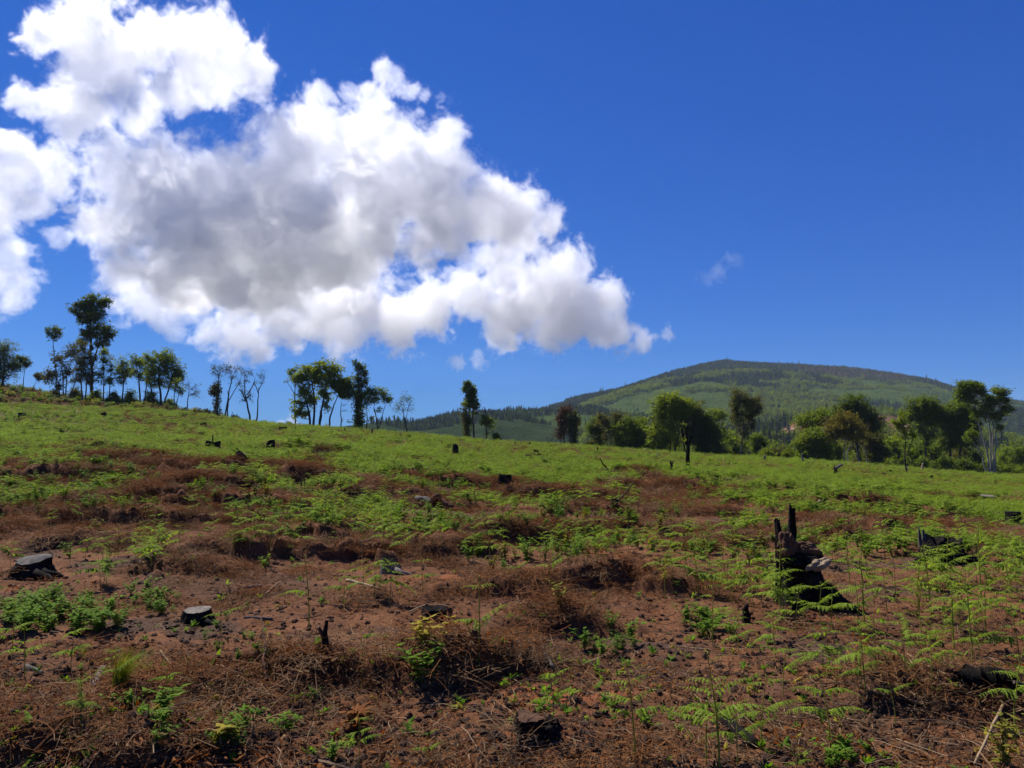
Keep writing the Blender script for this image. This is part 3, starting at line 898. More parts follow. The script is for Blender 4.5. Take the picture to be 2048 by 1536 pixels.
T("willowy_tree", "willowy olive-gold tree with several pale curved stems at the field edge", 96, [[(1690, 938), (1689, 910), (1690, 885)], [(1697, 938), (1696, 912), (1705, 895), (1712, 888)], [(1720, 936), (1716, 910), (1712, 890)], [(1738, 936), (1734, 910), (1728, 892)]],
  [(1690, 850, 18, 14, .8), (1672, 862, 14, 14, .9), (1706, 858, 18, 14, .8), (1662, 878, 10, 9, .8), (1692, 872, 18, 10, .8), (1712, 876, 12, 10, .6), (1728, 872, 10, 9, .5)], "gold", BARK_P, tr=.09, group=ROW_R, seed=73, clump=20, flat=.1)
T("bushy_tree", "low olive bushy tree between the willowy tree and the burnt-foot sapling", 97, [[(1752, 940), (1751, 915), (1750, 895)]],
  [(1748, 885, 16, 10, .8), (1740, 900, 12, 11), (1760, 905, 13, 13), (1750, 922, 14, 9), (1736, 885, 8, 8, .8)], "olive", BARK, tr=.1, group=ROW_R, seed=74, clump=17)
T("burnt_foot_tree", "small green tree with a blackened stem base in the field on the right", 62, [[(1817, 968), (1813, 945), (1811, 915), (1810, 890)], [(1812, 925), (1818, 905), (1824, 890)]],
  [(1805, 852, 12, 9), (1790, 858, 8, 8, .9), (1818, 868, 12, 10, .9), (1798, 872, 11, 9, .8), (1808, 890, 12, 9, .7), (1824, 888, 8, 8, .6), (1812, 910, 10, 8, .6), (1824, 925, 6, 5, .6), (1802, 840, 6, 5)], "bright", BARK_D, tr=.08, seed=75, clump=22, size=.10, crad=.26, tw=14)
T("tall_dark_tree", "tall dark tree with a pale straight trunk left of the widest dark crown", 106, [[(1852, 945), (1851, 900), (1851, 860), (1852, 825)], [(1868, 942), (1862, 910), (1858, 895)], [(1851, 870), (1862, 845), (1868, 830)]],
  [(1852, 802, 18, 11), (1832, 812, 16, 13), (1872, 812, 18, 13), (1845, 830, 18, 12, .8), (1866, 838, 16, 12, .8), (1820, 830, 9, 10), (1840, 855, 14, 10, .5), (1858, 870, 14, 10, .5), (1880, 830, 10, 12), (1850, 890, 14, 10, .5)], "dark", BARK, tr=.16, group=ROW_R, seed=76, clump=17)
T("wide_dark_tree", "widest dark crown of the right edge, just left of the pale multi-stemmed tree", 108, [[(1902, 948), (1900, 900), (1900, 850)], [(1912, 948), (1918, 900), (1925, 860)]],
  [(1900, 815, 20, 11), (1922, 818, 18, 12), (1885, 828, 16, 12), (1938, 832, 15, 14), (1912, 838, 24, 14), (1945, 852, 12, 13), (1892, 852, 18, 13), (1925, 862, 20, 13), (1905, 880, 20, 14, .9), (1935, 885, 14, 12, .8), (1890, 880, 12, 12, .8)], "dark", BARK_D, tr=.2, group=ROW_R, seed=77, clump=21)
for i, (bx, by, rx, ry, lf, lab) in enumerate([
        (1885, 940, 22, 26, "dark", "dark bush thicket under the tall dark tree with the pale trunk"), (1925, 944, 22, 28, "dark", "dark bush thicket under the widest dark crown"),
        (1840, 936, 16, 24, "mid", "leafy green bush right of the burnt-foot tree"), (2025, 950, 34, 18, "mid", "low green bush at the right edge of the photo"),
        (1580, 922, 16, 22, "bright", "fresh green bush left of the broad dense dark green tree"), (1535, 918, 16, 20, "mid", "green bush right of the palm-skirted tree"),
        (1450, 912, 16, 18, "mid", "green bush left of the palm-skirted tree"), (1785, 932, 18, 18, "mid", "green bush beside the low olive bushy tree"), (1300, 905, 12, 16, "mid", "green bush at the foot of the tall bright green tree"),
        (1180, 900, 12, 16, "olive", "olive bush right of the ivy-covered column tree"), (1960, 948, 16, 20, "bright", "bright bush at the foot of the pale multi-stemmed tree"),
        (1660, 935, 14, 14, "dark", "dark bush at the left foot of the willowy pale-stemmed tree")]):
    T("bush", lab, 99 + i % 3, [[(bx, by), (bx, by - ry * .8)]], [(bx, by - ry * .75, rx * .7, ry * .5), (bx - rx * .5, by - ry * .45, rx * .55, ry * .5), (bx + rx * .5, by - ry * .4, rx * .55, ry * .5), (bx, by - ry * .3, rx * .8, ry * .4)],
      lf, BARK_D, tr=.05, group="bushes along the right edge", seed=100 + i, cat="bush", crad=.34, clump=19)
T("pale_stemmed_tree", "tall tree with several pale stems fanning from one foot and a high open crown", 94,
  [[(1980, 955), (1976, 920), (1966, 880), (1958, 850), (1953, 820)], [(1983, 955), (1980, 915), (1978, 870), (1974, 830), (1965, 790)], [(1986, 955), (1986, 910), (1988, 870), (1994, 830), (2000, 800)], [(1978, 955), (1968, 915), (1955, 895), (1945, 880)], [(1984, 955), (1983, 900), (1984, 850)]],
  [(1942, 768, 18, 5), (1925, 776, 12, 7, .9), (1955, 776, 14, 6, .9), (1968, 785, 10, 6, .9), (1930, 790, 14, 8, .8), (1950, 800, 12, 8, .6), (1995, 784, 12, 7), (1985, 800, 12, 8, .8), (2005, 800, 9, 8, .7), (1975, 815, 16, 9, .8), (2008, 820, 10, 7, .7),
   (1960, 830, 14, 10, .6), (1990, 835, 14, 10, .7), (1920, 800, 8, 7, .8), (1940, 870, 9, 12, .5), (1998, 860, 9, 14, .3)], "mid", BARK_P, tr=.13, group=ROW_R, seed=78, clump=22, crad=.36)

sr = random.Random(21)
for i, px in enumerate([1190, 1235, 1275, 1318, 1440, 1462, 1520, 1548, 1575, 1600, 1668, 1760, 1790, 1835, 1870, 1925, 1950, 2015, 2040]):
    dd = sr.uniform(106, 124)
    by = 905 + (px - 1190) * .055
    hh = sr.uniform(42, 78) if px not in (1548, 1575, 1600) else sr.uniform(24, 36)
    w2 = sr.uniform(11, 17)
    T("woodland_tree", "leafy woodland tree in the second row behind the trees on the right edge", dd, [[(px, by), (px + sr.uniform(-3, 3), by - hh * .5), (px + sr.uniform(-5, 5), by - hh * .8)]],
      [(px + sr.uniform(-8, 8), by - hh * .9, w2, 9), (px - w2 * .7, by - hh * .68, w2 * .8, 10), (px + w2 * .7, by - hh * .62, w2 * .8, 10), (px + sr.uniform(-8, 8), by - hh * .4, w2, 10), (px + sr.uniform(-8, 8), by - hh * .2, w2, 8)],
      sr.choice(("mid", "olive", "bright", "mid", "dark")), BARK, tr=.13, group="woodland trees in the second row on the right", seed=200 + i, clump=18)

# ------------------------------------------------------------------ wooded mountain across the valley
RIDGE_PX = [-900, 300, 560, 700, 780, 850, 900, 1000, 1060, 1130, 1230, 1330, 1400, 1450, 1520, 1600, 1700, 1760, 1800, 1860, 1900, 1950, 2000, 2048, 2150, 2300, 2600, 3000]
RIDGE_PY = [912, 905, 898, 880, 864, 852, 843, 829, 822, 806, 783, 750, 734, 725, 729, 731, 737, 745, 752, 765, 777, 793, 809, 818, 832, 850, 880, 900]
M0, M1 = 250.0, 3000.0


def ridge_d(px):
    return np.interp(px, [-900, 560, 780, 1000, 1200, 1450, 1800, 2048, 3000], [900, 800, 820, 1000, 1250, 1550, 1500, 1350, 1100])


def mountain_h(x, y):
    px, d = polar(x, y)
    yr, dr = np.interp(px, RIDGE_PX, RIDGE_PY), ridge_d(px)
    t = np.clip((d - M0) / (dr - M0), 0, 1)
    low = np.interp(px, [-900, 560, 1000, 1300, 1600, 2048, 3000], [960, 950, 945, 950, 950, 955, 960])
    # nearer bench with the bare diggings on the right
    bench = 46 * np.exp(-((px - 1700) / 260) ** 2) * np.exp(-((d - 400) / 150) ** 2)
    row = yr + (low - yr) * (1 - t) ** 1.55 - bench
    z = EYE + (900 - row) / FPX * d
    back = np.clip((d - dr) / 900, 0, 3)
    zr = EYE + (900 - yr) / FPX * dr
    z = np.where(d > dr, zr - zr * .55 * back ** 1.3 - 2 * back, z)
    env = sstep(M0, M0 + 200, d) * (1 - .8 * sstep(.75, 1.0, t))
    z = z + ((fbm(x / 190, y / 190, 91, 4, .5) - .5) * 44 + (fbm(x / 60, y / 60, 95, 3) - .5) * 10) * env
    z = z - 14 * (1 - sstep(M0, M0 + 60, d))
    return z


def mountain_cover(x, y):
    """0 plantation conifers, 1 grass slope, 2 brown dry wood, 3 bare earth, by place"""
    px, d = polar(x, y)
    n = fbm(x / 120, y / 120, 101, 4, .55)
    n2 = fbm(x / 45, y / 45, 103, 3)
    t = np.clip((d - M0) / (ridge_d(px) - M0), 0, 1)
    grass = sstep(.53, .60, n + .25 * np.exp(-((px - 1780) / 140) ** 2) * np.exp(-((t - .62) / .22) ** 2)
                  + .20 * np.exp(-((px - 1250) / 140) ** 2) * np.exp(-((t - .48) / .18) ** 2)
                  - .25 * sstep(.80, .92, t) - .25 * (1 - sstep(900, 1100, px)))
    brown = np.exp(-((px - 1720) / 120) ** 2) * sstep(.74, .84, t) * (.55 + .9 * n2)
    bare = np.exp(-(((px - 1630) / 120) ** 2)) * np.exp(-((d - 400) / 55) ** 2) + .9 * np.exp(-(((px - 1800) / 70) ** 2)) * np.exp(-((d - 390) / 60) ** 2)
    bare = sstep(.45, .7, bare * (.6 + .8 * n2))
    return t, np.clip(grass, 0, 1), np.clip(brown, 0, 1), bare


def build_mountain():
    pxs = np.concatenate([np.arange(-1000, 500, 60), np.arange(500, 2300, 7), np.arange(2300, 3300, 40)])
    az = np.arctan((pxs - 1024) / FPX)
    ds = np.geomspace(M0, M1, 240)
    A, D = np.meshgrid(az, ds)
    y, x = D, np.tan(A) * D
    z = mountain_h(x, y)
    na, nr = len(az), len(ds)
    V = np.stack([x, y, z], -1).reshape(-1, 3)
    i, j = np.meshgrid(np.arange(nr - 1), np.arange(na - 1), indexing='ij')
    Q = np.stack([i * na + j, i * na + j + 1, (i + 1) * na + j + 1, (i + 1) * na + j], -1).reshape(-1, 4)
    m, tt, p, out = new_mat("mountain_slope")
    L = tt.links.new
    pos = N(tt, "ShaderNodeNewGeometry").outputs["Position"]
    f = noise_fac(tt, .05, 8, .65, pos)
    c = ramp(tt, f, [(.3, (.018, .030, .012)), (.6, (.035, .055, .018)), (.8, (.055, .070, .025))])
    for nm, col in (("grass", [(.3, (.038, .064, .015)), (.7, (.072, .102, .025))]), ("brown", [(.3, (.045, .038, .024)), (.7, (.085, .065, .042))]),
                    ("bare", [(.3, (.17, .085, .050)), (.55, (.25, .13, .08)), (.75, (.34, .30, .27))])):
        a = N(tt, "ShaderNodeAttribute"); a.attribute_name = nm
        mx = N(tt, "ShaderNodeMix", data_type='RGBA')
        L(a.outputs["Fac"], mx.inputs[0]); L(c, mx.inputs[6]); L(ramp(tt, f, col), mx.inputs[7])
        c = mx.outputs[2]
    L(c, p.inputs["Base Color"])
    p.inputs["Roughness"].default_value = 1
    p.inputs["Specular IOR Level"].default_value = 0
    b = N(tt, "ShaderNodeBump"); b.inputs["Strength"].default_value = 1; b.inputs["Distance"].default_value = 3
    L(noise_fac(tt, .25, 5, .7, pos), b.inputs["Height"]); L(b.outputs[0], p.inputs["Normal"])
    o = quads_obj("mountain", V, Q, m, smooth=True)
    t, gr, br, ba = mountain_cover(V[:, 0], V[:, 1])
    for nm, arr in (("grass", gr), ("brown", br), ("bare", ba)):
        a = o.data.attributes.new(nm, 'FLOAT', 'POINT')
        a.data.foreach_set("value", np.asarray(arr, np.float32))
    o["kind"] = "structure"
    o["label"] = "long wooded mountain with a rounded summit and grassy clearings"


def conifer(name, seed, leaf, h=10.0, w=2.6):
    rnd = random.Random(seed)
    V, F = [], []
    for i in range(8):
        t = i / 7
        z0 = h * (.12 + .84 * t)
        rr = w * (1 - t) ** .8 * .5 + .15
        n = 9
        b = len(V)
        V.append(Vector((0, 0, z0 + h * .13)))
        for k in range(n * 2):
            an = math.pi * k / n + rnd.uniform(-.1, .1)
            r2 = rr * (rnd.uniform(.8, 1.25) if k % 2 else rnd.uniform(.4, .6))
            V.append(Vector((math.cos(an) * r2, math.sin(an) * r2, z0 - rnd.uniform(0, .06) * h * (k % 2))))
        for k in range(n * 2):
            F.append((b, b + 1 + k, b + 1 + (k + 1) % (n * 2)))
    b = len(V)
    for k in range(4):
        an = math.pi * k / 2
        V += [Vector((math.cos(an) * .14, math.sin(an) * .14, -.6)), Vector((math.cos(an) * .1, math.sin(an) * .1, h * .3))]
    for k in range(4):
        k2 = (k + 1) % 4
        F.append((b + 2 * k, b + 2 * k2, b + 2 * k2 + 1, b + 2 * k + 1))
    return mesh_obj(name, V, F, LEAF[leaf], linked=False)


def broadleaf(name, seed, leaf, h=9.0, w=7.0, n=150, size=.5):
    g = np.random.RandomState(seed)
    cs = g.normal(0, 1, (16, 3))
    cs /= np.linalg.norm(cs, axis=1)[:, None]
    cs = cs * np.array([w * .36, w * .36, h * .24]) * g.uniform(.5, 1, (16, 1)) + np.array([0, 0, h * .62])
    V, Q = leaves_np(g, cs, n // 16 + 1, w * .17, size, .4)
    tv, tq = [], []
    for k in range(5):
        an = 2 * math.pi * k / 5
        tv += [(math.cos(an) * .2, math.sin(an) * .2, -.6), (math.cos(an) * .12, math.sin(an) * .12, h * .6)]
    b = len(V)
    for k in range(5):
        k2 = (k + 1) % 5
        tq.append((b + 2 * k, b + 2 * k2, b + 2 * k2 + 1, b + 2 * k + 1))
    return quads_obj(name, np.vstack([V, tv]), np.vstack([Q, tq]), LEAF[leaf], linked=False)


def mountain_woods():
    g = np.random.RandomState(77)
    n = 170000
    px = g.uniform(480, 2350, n)
    u = (px - 1024) / FPX
    d = np.sqrt(g.uniform((M0 + 30) ** 2, 1650 ** 2, n))
    x, y = u * d, d
    ok = (d < ridge_d(px) + 25) & (px > 740) & ((px > 1120) | (d > 560))
    x, y, px, d = x[ok], y[ok], px[ok], d[ok]
    t, gr, br, ba = mountain_cover(x, y)
    patch = fbm(x / 85, y / 85, 111, 3)
    dens = np.clip(.95 - .78 * gr - .55 * br - 1.2 * ba, .02, 1) * np.where(t > .97, 1, .8)
    k = g.uniform(0, 1, len(x)) < dens
    x, y, px, d, t, gr, br, patch = [a[k] for a in (x, y, px, d, t, gr, br, patch)]
    n = len(x)
    plant = (px < 1150) | (t > .8) | (patch > .54)
    e = np.zeros((n, 3)); e[:, 2] = g.uniform(0, 6.28, n)
    P = np.stack([x, y, mountain_h(x, y) - .3], -1)
    kinds = [conifer("c", i, ("mid", "grey", "mid", "grey")[i], 9.5, 3.2 + .4 * i) for i in range(4)] + \
            [broadleaf("b", 10 + i, ("mid", "olive", "dark", "bright")[i], 8 + i, 7, 130, .55) for i in range(4)] + [broadleaf("b", 20, "rust", 8, 6, 90, .5)]
    idx = np.where(plant, g.randint(0, 4, n), 4 + g.randint(0, 4, n))
    idx = np.where((br > .4) & (g.uniform(0, 1, n) < .4), 8, idx)
    s = g.uniform(.55, 1.05, n) * np.where(px < 1130, .55, .85) * np.where(gr > .5, .45, 1) * np.where(plant, 1.0, .8)
    big = (g.uniform(0, 1, n) < .006)
    s[big] *= 1.7
    scatter("mountain_forest", P, e, s, idx, kinds, "dense plantation conifers and mixed woodland covering the mountain")
    # valley woodland between the clearing and the mountain
    n = 2600
    px = g.uniform(1000, 2500, n)
    d = np.sqrt(g.uniform(125 ** 2, 240 ** 2, n))
    x, y = (px - 1024) / FPX * d, d
    k = g.uniform(0, 1, n) < np.interp(px, [1180, 1220, 1400, 2500], [.0, .10, .24, .45]) * (1 - .8 * np.exp(-((px - 1590) / 110) ** 2))
    x, y, px, d = x[k], y[k], px[k], d[k]
    n = len(x)
    z = np.maximum(height(x, y), np.where(d > M0, mountain_h(x, y), -99)) - .4
    kinds = [broadleaf("v", 40 + i, ("mid", "dark", "olive", "bright", "mid")[i], 7 + 1.2 * i, 7 + .5 * i, 900, .30) for i in range(5)]
    e = np.zeros((n, 3)); e[:, 2] = g.uniform(0, 6.28, n)
    scatter("valley_woodland", np.stack([x, y, z], -1), e, g.uniform(.45, .95, n), g.randint(0, 5, n), kinds, "mixed woodland filling the valley below the clearing")


build_mountain()
mountain_woods()

# ------------------------------------------------------------------ plant and litter materials
FERN = leaf_mat("fern_green", (.095, .150, .014), (.215, .290, .035), trans=.42, tcol=(1.5, 1.6, .55), scale=3.0)
FERN_OLD = leaf_mat("fern_yellowing", (.10, .12, .014), (.21, .20, .03), trans=.4, tcol=(1.5, 1.35, .5), scale=3.0)
FERN_STEM = leaf_mat("fern_stem", (.16, .18, .03), (.28, .30, .06), trans=.4, scale=4.0)
WEED = leaf_mat("weed_green", (.055, .115, .010), (.140, .235, .020), trans=.4, tcol=(1.5, 1.6, .5), scale=4.0)
YELLOW = leaf_mat("yellow_leaf", (.19, .15, .015), (.33, .27, .03), trans=.35, scale=4.0)
RUST = leaf_mat("rust_leaf", (.10, .035, .010), (.22, .08, .018), trans=.25, tcol=(1.4, 1.0, .5), scale=5.0)
LITTER = leaf_mat("dead_bracken", (.050, .022, .010), (.185, .082, .034), trans=.12, tcol=(1.3, 1.0, .6), rough=.95, spec=.02, scale=6.0)
LITTER_G = leaf_mat("grey_litter", (.060, .038, .022), (.220, .135, .072), trans=.1, tcol=(1.2, 1.0, .8), rough=.95, spec=.02, scale=6.0)
STRAW = leaf_mat("dry_straw", (.13, .085, .045), (.33, .23, .13), trans=.05, rough=.8, spec=.15, scale=6.0)
GRASS = leaf_mat("grass_tuft", (.12, .15, .018), (.24, .27, .03), trans=.35, scale=4.0)


def leaflet(V, F, base, dirv, length, width, up, segs, fold=.35):
    """lobed pinnule: V and F lists; midrib from base along dirv, drooping, toothed edge"""
    side = dirv.cross(up)
    if side.length < 1e-6:
        return
    side.normalize()
    upn = side.cross(dirv).normalized()
    b = len(V)
    for k in range(segs + 1):
        t = k / segs
        c = base + dirv * (length * t) - up * (length * .18 * t * t)
        wd = width * (1 - t) ** .6 * (min(1, .55 + t * 3)) * (1.0 if k % 2 else .38) if segs > 2 else width * (1 - t) * (.7 + t)
        V.append(c + side * wd - upn * wd * fold)
        V.append(c)
        V.append(c - side * wd - upn * wd * fold)
    for k in range(segs):
        i = b + 3 * k
        F.append((i, i + 1, i + 4, i + 3))
        F.append((i + 1, i + 2, i + 5, i + 4))


def pinna_mesh(V, F, base, dirv, length, rnd, hi, droop=.28, rise=.12):
    up = Vector((0, 0, 1))
    d = dirv.normalized()
    hor = d.cross(up).normalized()
    n = max(5, int(length / .030)) if hi else max(3, int(length / .055))
    segs = (6 if length > .2 else 4) if hi else 2

    def P(t):
        return base + d * (length * t) + up * (length * (rise * t - droop * t * t))
    # rachis ribbon
    b = len(V)
    m = 6 if hi else 2
    for k in range(m + 1):
        t = k / m
        wd = .0022 * (1 - .8 * t) * (1 if hi else 2)
        V.append(P(t) + hor * wd); V.append(P(t) - hor * wd)
    for k in range(m):
        F.append((b + 2 * k, b + 2 * k + 1, b + 2 * k + 3, b + 2 * k + 2))
    bend = rnd.uniform(-.12, .12)
    for i in range(n):
        t = .06 + .94 * (i + .5) / n
        L_ = length * (.33 if hi else .30) * ((1 - t) ** .85 * .9 + .1 * (1 - t)) * min(1, .75 + t * 3) + .008
        if not hi:
            L_ *= 1.1
        for s in (-1, 1):
            if rnd.random() < .10:
                continue
            dv = (hor * s * .90 + d * (.34 + rnd.uniform(-.16, .16)) - up * rnd.uniform(.05, .65)).normalized()
            leaflet(V, F, P(t) + hor * bend * length * t * t, dv, L_ * rnd.uniform(.6, 1.15), L_ * (.21 if hi else .27), up, segs)


def fern_parts(seed, hi=True, tiers=4, spread=.5, h=1.0, curl=True, old=False, face=None):
    """young bracken of height ~1 (scaled by its user): stem arrays and a list of pinna arrays"""
    rnd = random.Random(seed)
    up = Vector((0, 0, 1))
    lean = Vector((rnd.uniform(-.12, .12), rnd.uniform(-.12, .12), 0))
    az = rnd.uniform(-.6, .6) + (0 if rnd.random() < .7 else 1.2)
    if face is not None:
        az = face + rnd.uniform(-.3, .3)
    a = Vector((math.cos(az), math.sin(az), 0))
    pts = [Vector((0, 0, -.06))]
    for k in range(1, 9):
        t = k / 8
        pts.append(Vector((lean.x * t * t, lean.y * t * t, h * t)) + Vector((rnd.uniform(-.004, .004), rnd.uniform(-.004, .004), 0)))
    rad = [.0115 * (1 - .62 * k / 8) for k in range(9)]
    st = MB()
    tip = pts[-1]
    if curl:
        cv = Vector((-a.y, a.x, 0)) * rnd.choice((-1, 1))
        r0 = .035
        for k in range(1, 10):
            an = k * .62
            rr = r0 * (1 - k / 12)
            pts.append(tip + cv * (r0 - rr * math.cos(an)) + up * (rr * math.sin(an) + .012))
            rad.append(.0052 * (1 - k / 16) + .0015)
    st.tube(pts, rad, 6 if hi else 3)
    pinnae = []
    for i in range(tiers):
        t = .52 + .42 * i / max(1, tiers - 1) + rnd.uniform(-.03, .03)
        if tiers == 1:
            t = .85
        c = Vector((lean.x * t * t, lean.y * t * t, h * t))
        L_ = spread * (1 - .78 * (i / max(1, tiers)) ** .8) * rnd.uniform(.85, 1.1)
        for s in (-1, 1):
            if rnd.random() < .06:
                continue
            tw = rnd.uniform(-.25, .25)
            dv = Vector((a.x * s * math.cos(tw) - a.y * math.sin(tw), a.y * s * math.cos(tw) + a.x * math.sin(tw), 0))
            # leaf planes lean towards the light from the left
            tilt = -.20 * dv.x * -1
            V, F = [], []
            pinna_mesh(V, F, c, dv, L_ * rnd.uniform(.8, 1.1), rnd, hi, droop=rnd.uniform(.28, .72), rise=rnd.uniform(.22, .72) + tilt)
            pinnae.append((V, F))
    return st, pinnae


def fern_single(name, seed, hi, tiers, spread, mats=None, linked=False, curl=True):
    st, pin = fern_parts(seed, hi, tiers, spread, curl=curl)
    ns = len(st.f)
    for V, F in pin:
        st.add(V, F)
    o = st.build(name, mats or [FERN_STEM, FERN], linked=linked)
    idx = np.ones(len(o.data.polygons), dtype=np.int32)
    idx[:ns] = 0
    o.data.polygons.foreach_set("material_index", idx)
    return o


def fern_clump(name, seed, k, rad, spread, linked=False, mats=None):
    rnd = random.Random(seed)
    mb = MB()
    ranges = []
    for i in range(k):
        st, pin = fern_parts(seed * 31 + i, False, rnd.choice((2, 3, 3)), spread * rnd.uniform(.8, 1.2), h=rnd.uniform(.65, 1.1), curl=False)
        off = Vector((rnd.uniform(-rad, rad), rnd.uniform(-rad, rad), 0))
        b = len(mb.f)
        mb.add([v + off for v in st.v], st.f)
        ranges.append((b, len(mb.f)))
        for V, F in pin:
            mb.add([v + off for v in V], F)
    o = mb.build(name, mats or [FERN_STEM, FERN], linked=linked)
    idx = np.ones(len(o.data.polygons), dtype=np.int32)
    for a, b in ranges:
        idx[a:b] = 0
    o.data.polygons.foreach_set("material_index", idx)
    return o


def tangle(name, seed, n, rad, lift, mat, wmin=.0015, wmax=.005, lmin=.08, lmax=.35, leafy=0):
    """mat of dead stalks and curled leaf scraps"""
    rnd = random.Random(seed)
    V, F = [], []
    for i in range(n):
        an, rr = rnd.uniform(0, 6.283), rad * math.sqrt(rnd.random())
        p = Vector((rr * math.cos(an), rr * math.sin(an), rnd.uniform(-.01, lift) * (1 - (rr / rad) ** 2 * .7)))
        da = rnd.uniform(0, 6.283)
        d = Vector((math.cos(da), math.sin(da), rnd.uniform(-.35, .5)))
        L_ = rnd.uniform(lmin, lmax)
        wv = Vector((-d.y, d.x, rnd.uniform(-.8, .8))).normalized() * rnd.uniform(wmin, wmax)
        bend = Vector((rnd.uniform(-.4, .4), rnd.uniform(-.4, .4), rnd.uniform(-.7, .1)))
        b = len(V)
        for k in range(4):
            t = k / 3
            c = p + d * (L_ * (t - .5)) + bend * (L_ * (t - .5) ** 2)
            ww = wv * (1 - .6 * t)
            V += [c + ww, c - ww]
        for k in range(3):
            F.append((b + 2 * k, b + 2 * k + 1, b + 2 * k + 3, b + 2 * k + 2))
    for i in range(leafy):
        an, rr = rnd.uniform(0, 6.283), rad * math.sqrt(rnd.random())
        p = Vector((rr * math.cos(an), rr * math.sin(an), rnd.uniform(0, lift * 1.1) * (1 - (rr / rad) ** 2 * .7)))
        d = Vector((rnd.gauss(0, 1), rnd.gauss(0, 1), rnd.gauss(0, .5))).normalized()
        L_ = rnd.uniform(.015, .055)
        leaflet(V, F, p, d, L_, L_ * rnd.uniform(.06, .18), Vector((rnd.uniform(-.3, .3), rnd.uniform(-.3, .3), 1)).normalized(), 2, fold=rnd.uniform(-.8, .8))
    return mesh_obj(name, V, F, mat, linked=False)


def weed_mesh(name, seed, stems=5, h=.22, leaf=.07, wid=.28, mat=None, linked=False, lie=.5):
    """low leafy weed: a few stems carrying opposite lance-shaped leaves"""
    rnd = random.Random(seed)
    mb = MB()
    V, F = [], []
    for s in range(stems):
        an = rnd.uniform(0, 6.283)
        out = Vector((math.cos(an), math.sin(an), 0)) * rnd.uniform(.1, lie)
        hh = h * rnd.uniform(.6, 1.15)
        P = [Vector((0, 0, -.02)) + out * (hh * .0)] + [out * (hh * t) + Vector((0, 0, hh * t * (1.15 - .35 * t))) for t in (.25, .5, .75, 1.)]
        mb.tube(P, [.0035, .003, .0026, .002, .0012], 4)
        for k in range(6):
            t = .2 + .8 * k / 5
            i = min(3, int(t * 4)); f = t * 4 - i
            c = P[i].lerp(P[i + 1], f)
            for q in range(2):
                da = rnd.uniform(0, 6.283)
                d = Vector((math.cos(da), math.sin(da), rnd.uniform(-.1, .6))).normalized()
                L_ = leaf * rnd.uniform(.6, 1.2)
                leaflet(V, F, c, d, L_, L_ * wid, Vector((0, 0, 1)), 3, fold=.3)
    mb.add(V, F)
    return mb.build(name, mat or WEED, linked=linked)


def seedling(name, seed, mat):
    rnd = random.Random(seed)
    V, F = [], []
    for k in range(rnd.randint(4, 8)):
        da = rnd.uniform(0, 6.283)
        d = Vector((math.cos(da), math.sin(da), rnd.uniform(.1, 1.2))).normalized()
        leaflet(V, F, Vector((0, 0, rnd.uniform(.0, .03))), d, rnd.uniform(.025, .06), .012, Vector((0, 0, 1)), 2)
    return mesh_obj(name, V, F, mat, linked=False)


def clod(name, seed):
    bm = bmesh.new()
    bmesh.ops.create_icosphere(bm, subdivisions=2, radius=1)
    for v in bm.verts:
        n = mnoise.noise(v.co * 1.3 + Vector((seed * 7.1, 0, 0)))
        n2 = mnoise.noise(v.co * 3.1 + Vector((0, seed * 3.3, 0)))
        v.co *= 1 + .45 * n + .2 * n2
        v.co.z *= .65
    me = bpy.data.meshes.new(name)
    bm.to_mesh(me); bm.free()
    me.materials.append(CLOD)
    return bpy.data.objects.new(name, me)


CLOD = rough_mat("soil_clod", [(.3, (.045, .024, .014)), (.7, (.115, .058, .032))], 1.2, bump=.6, dist=.15)


def twig_mesh(name, seed, mat, L_=.5, r=.004, kink=.12, n=6, sides=4, linked=False):
    rnd = random.Random(seed)
    mb = MB()
    P, p = [], Vector((-L_ / 2, 0, 0))
    for k in range(n):
        P.append(p.copy())
        p += Vector((L_ / n, rnd.uniform(-kink, kink) * L_ / n * 3, rnd.uniform(-kink, kink) * L_ / n * 1.5))
    mb.tube(P, [r * (1 - .5 * k / n) for k in range(n)], sides)
    return mb.build(name, mat, linked=linked)


# ------------------------------------------------------------------ scatter over the slope (stuff nobody would count)
def sample(n, dmin, dmax, pxmin=-520, pxmax=2570, seed=1, power=1.0):
    """random ground points, even in the picture's width, denser near the camera"""
    g = np.random.RandomState(seed)
    px = g.uniform(pxmin, pxmax, n)
    d = 1 / (1 / dmax ** power + g.uniform(0, 1, n) * (1 / dmin ** power - 1 / dmax ** power))
    d = d ** (1 / power)
    u = (px - 1024) / FPX
    return u * d, d, g


def area_sample(n, dmin, dmax, umin=-1.0, umax=1.0, seed=1):
    """random ground points even over the ground area of the view wedge"""
    g = np.random.RandomState(seed)
    d = np.sqrt(g.uniform(dmin ** 2, dmax ** 2, n))
    return g.uniform(umin, umax, n) * d, d, g


def euler(g, n, tilt):
    e = np.zeros((n, 3))
    e[:, 0] = g.uniform(-tilt, tilt, n)
    e[:, 1] = g.uniform(-tilt, tilt, n)
    e[:, 2] = g.uniform(0, 6.283, n)
    return e


GREYW_T = rough_mat("grey_twig_wood", [(.3, (.045, .033, .024)), (.7, (.12, .09, .065))], 12, bump=.4)
BROWNW_T = rough_mat("brown_twig_wood", [(.3, (.05, .024, .013)), (.7, (.16, .075, .038))], 12, bump=.4)


OPEN = [hit(a, b) + (c,) for a, b, c in [(65, 1150, .75), (392, 1248, .5), (1620, 1212, .8), (1880, 1120, .7), (782, 1146, .45), (872, 1244, .45), (1066, 1478, .5), (650, 1312, .4), (1010, 970, .7), (725, 1170, .4)]]


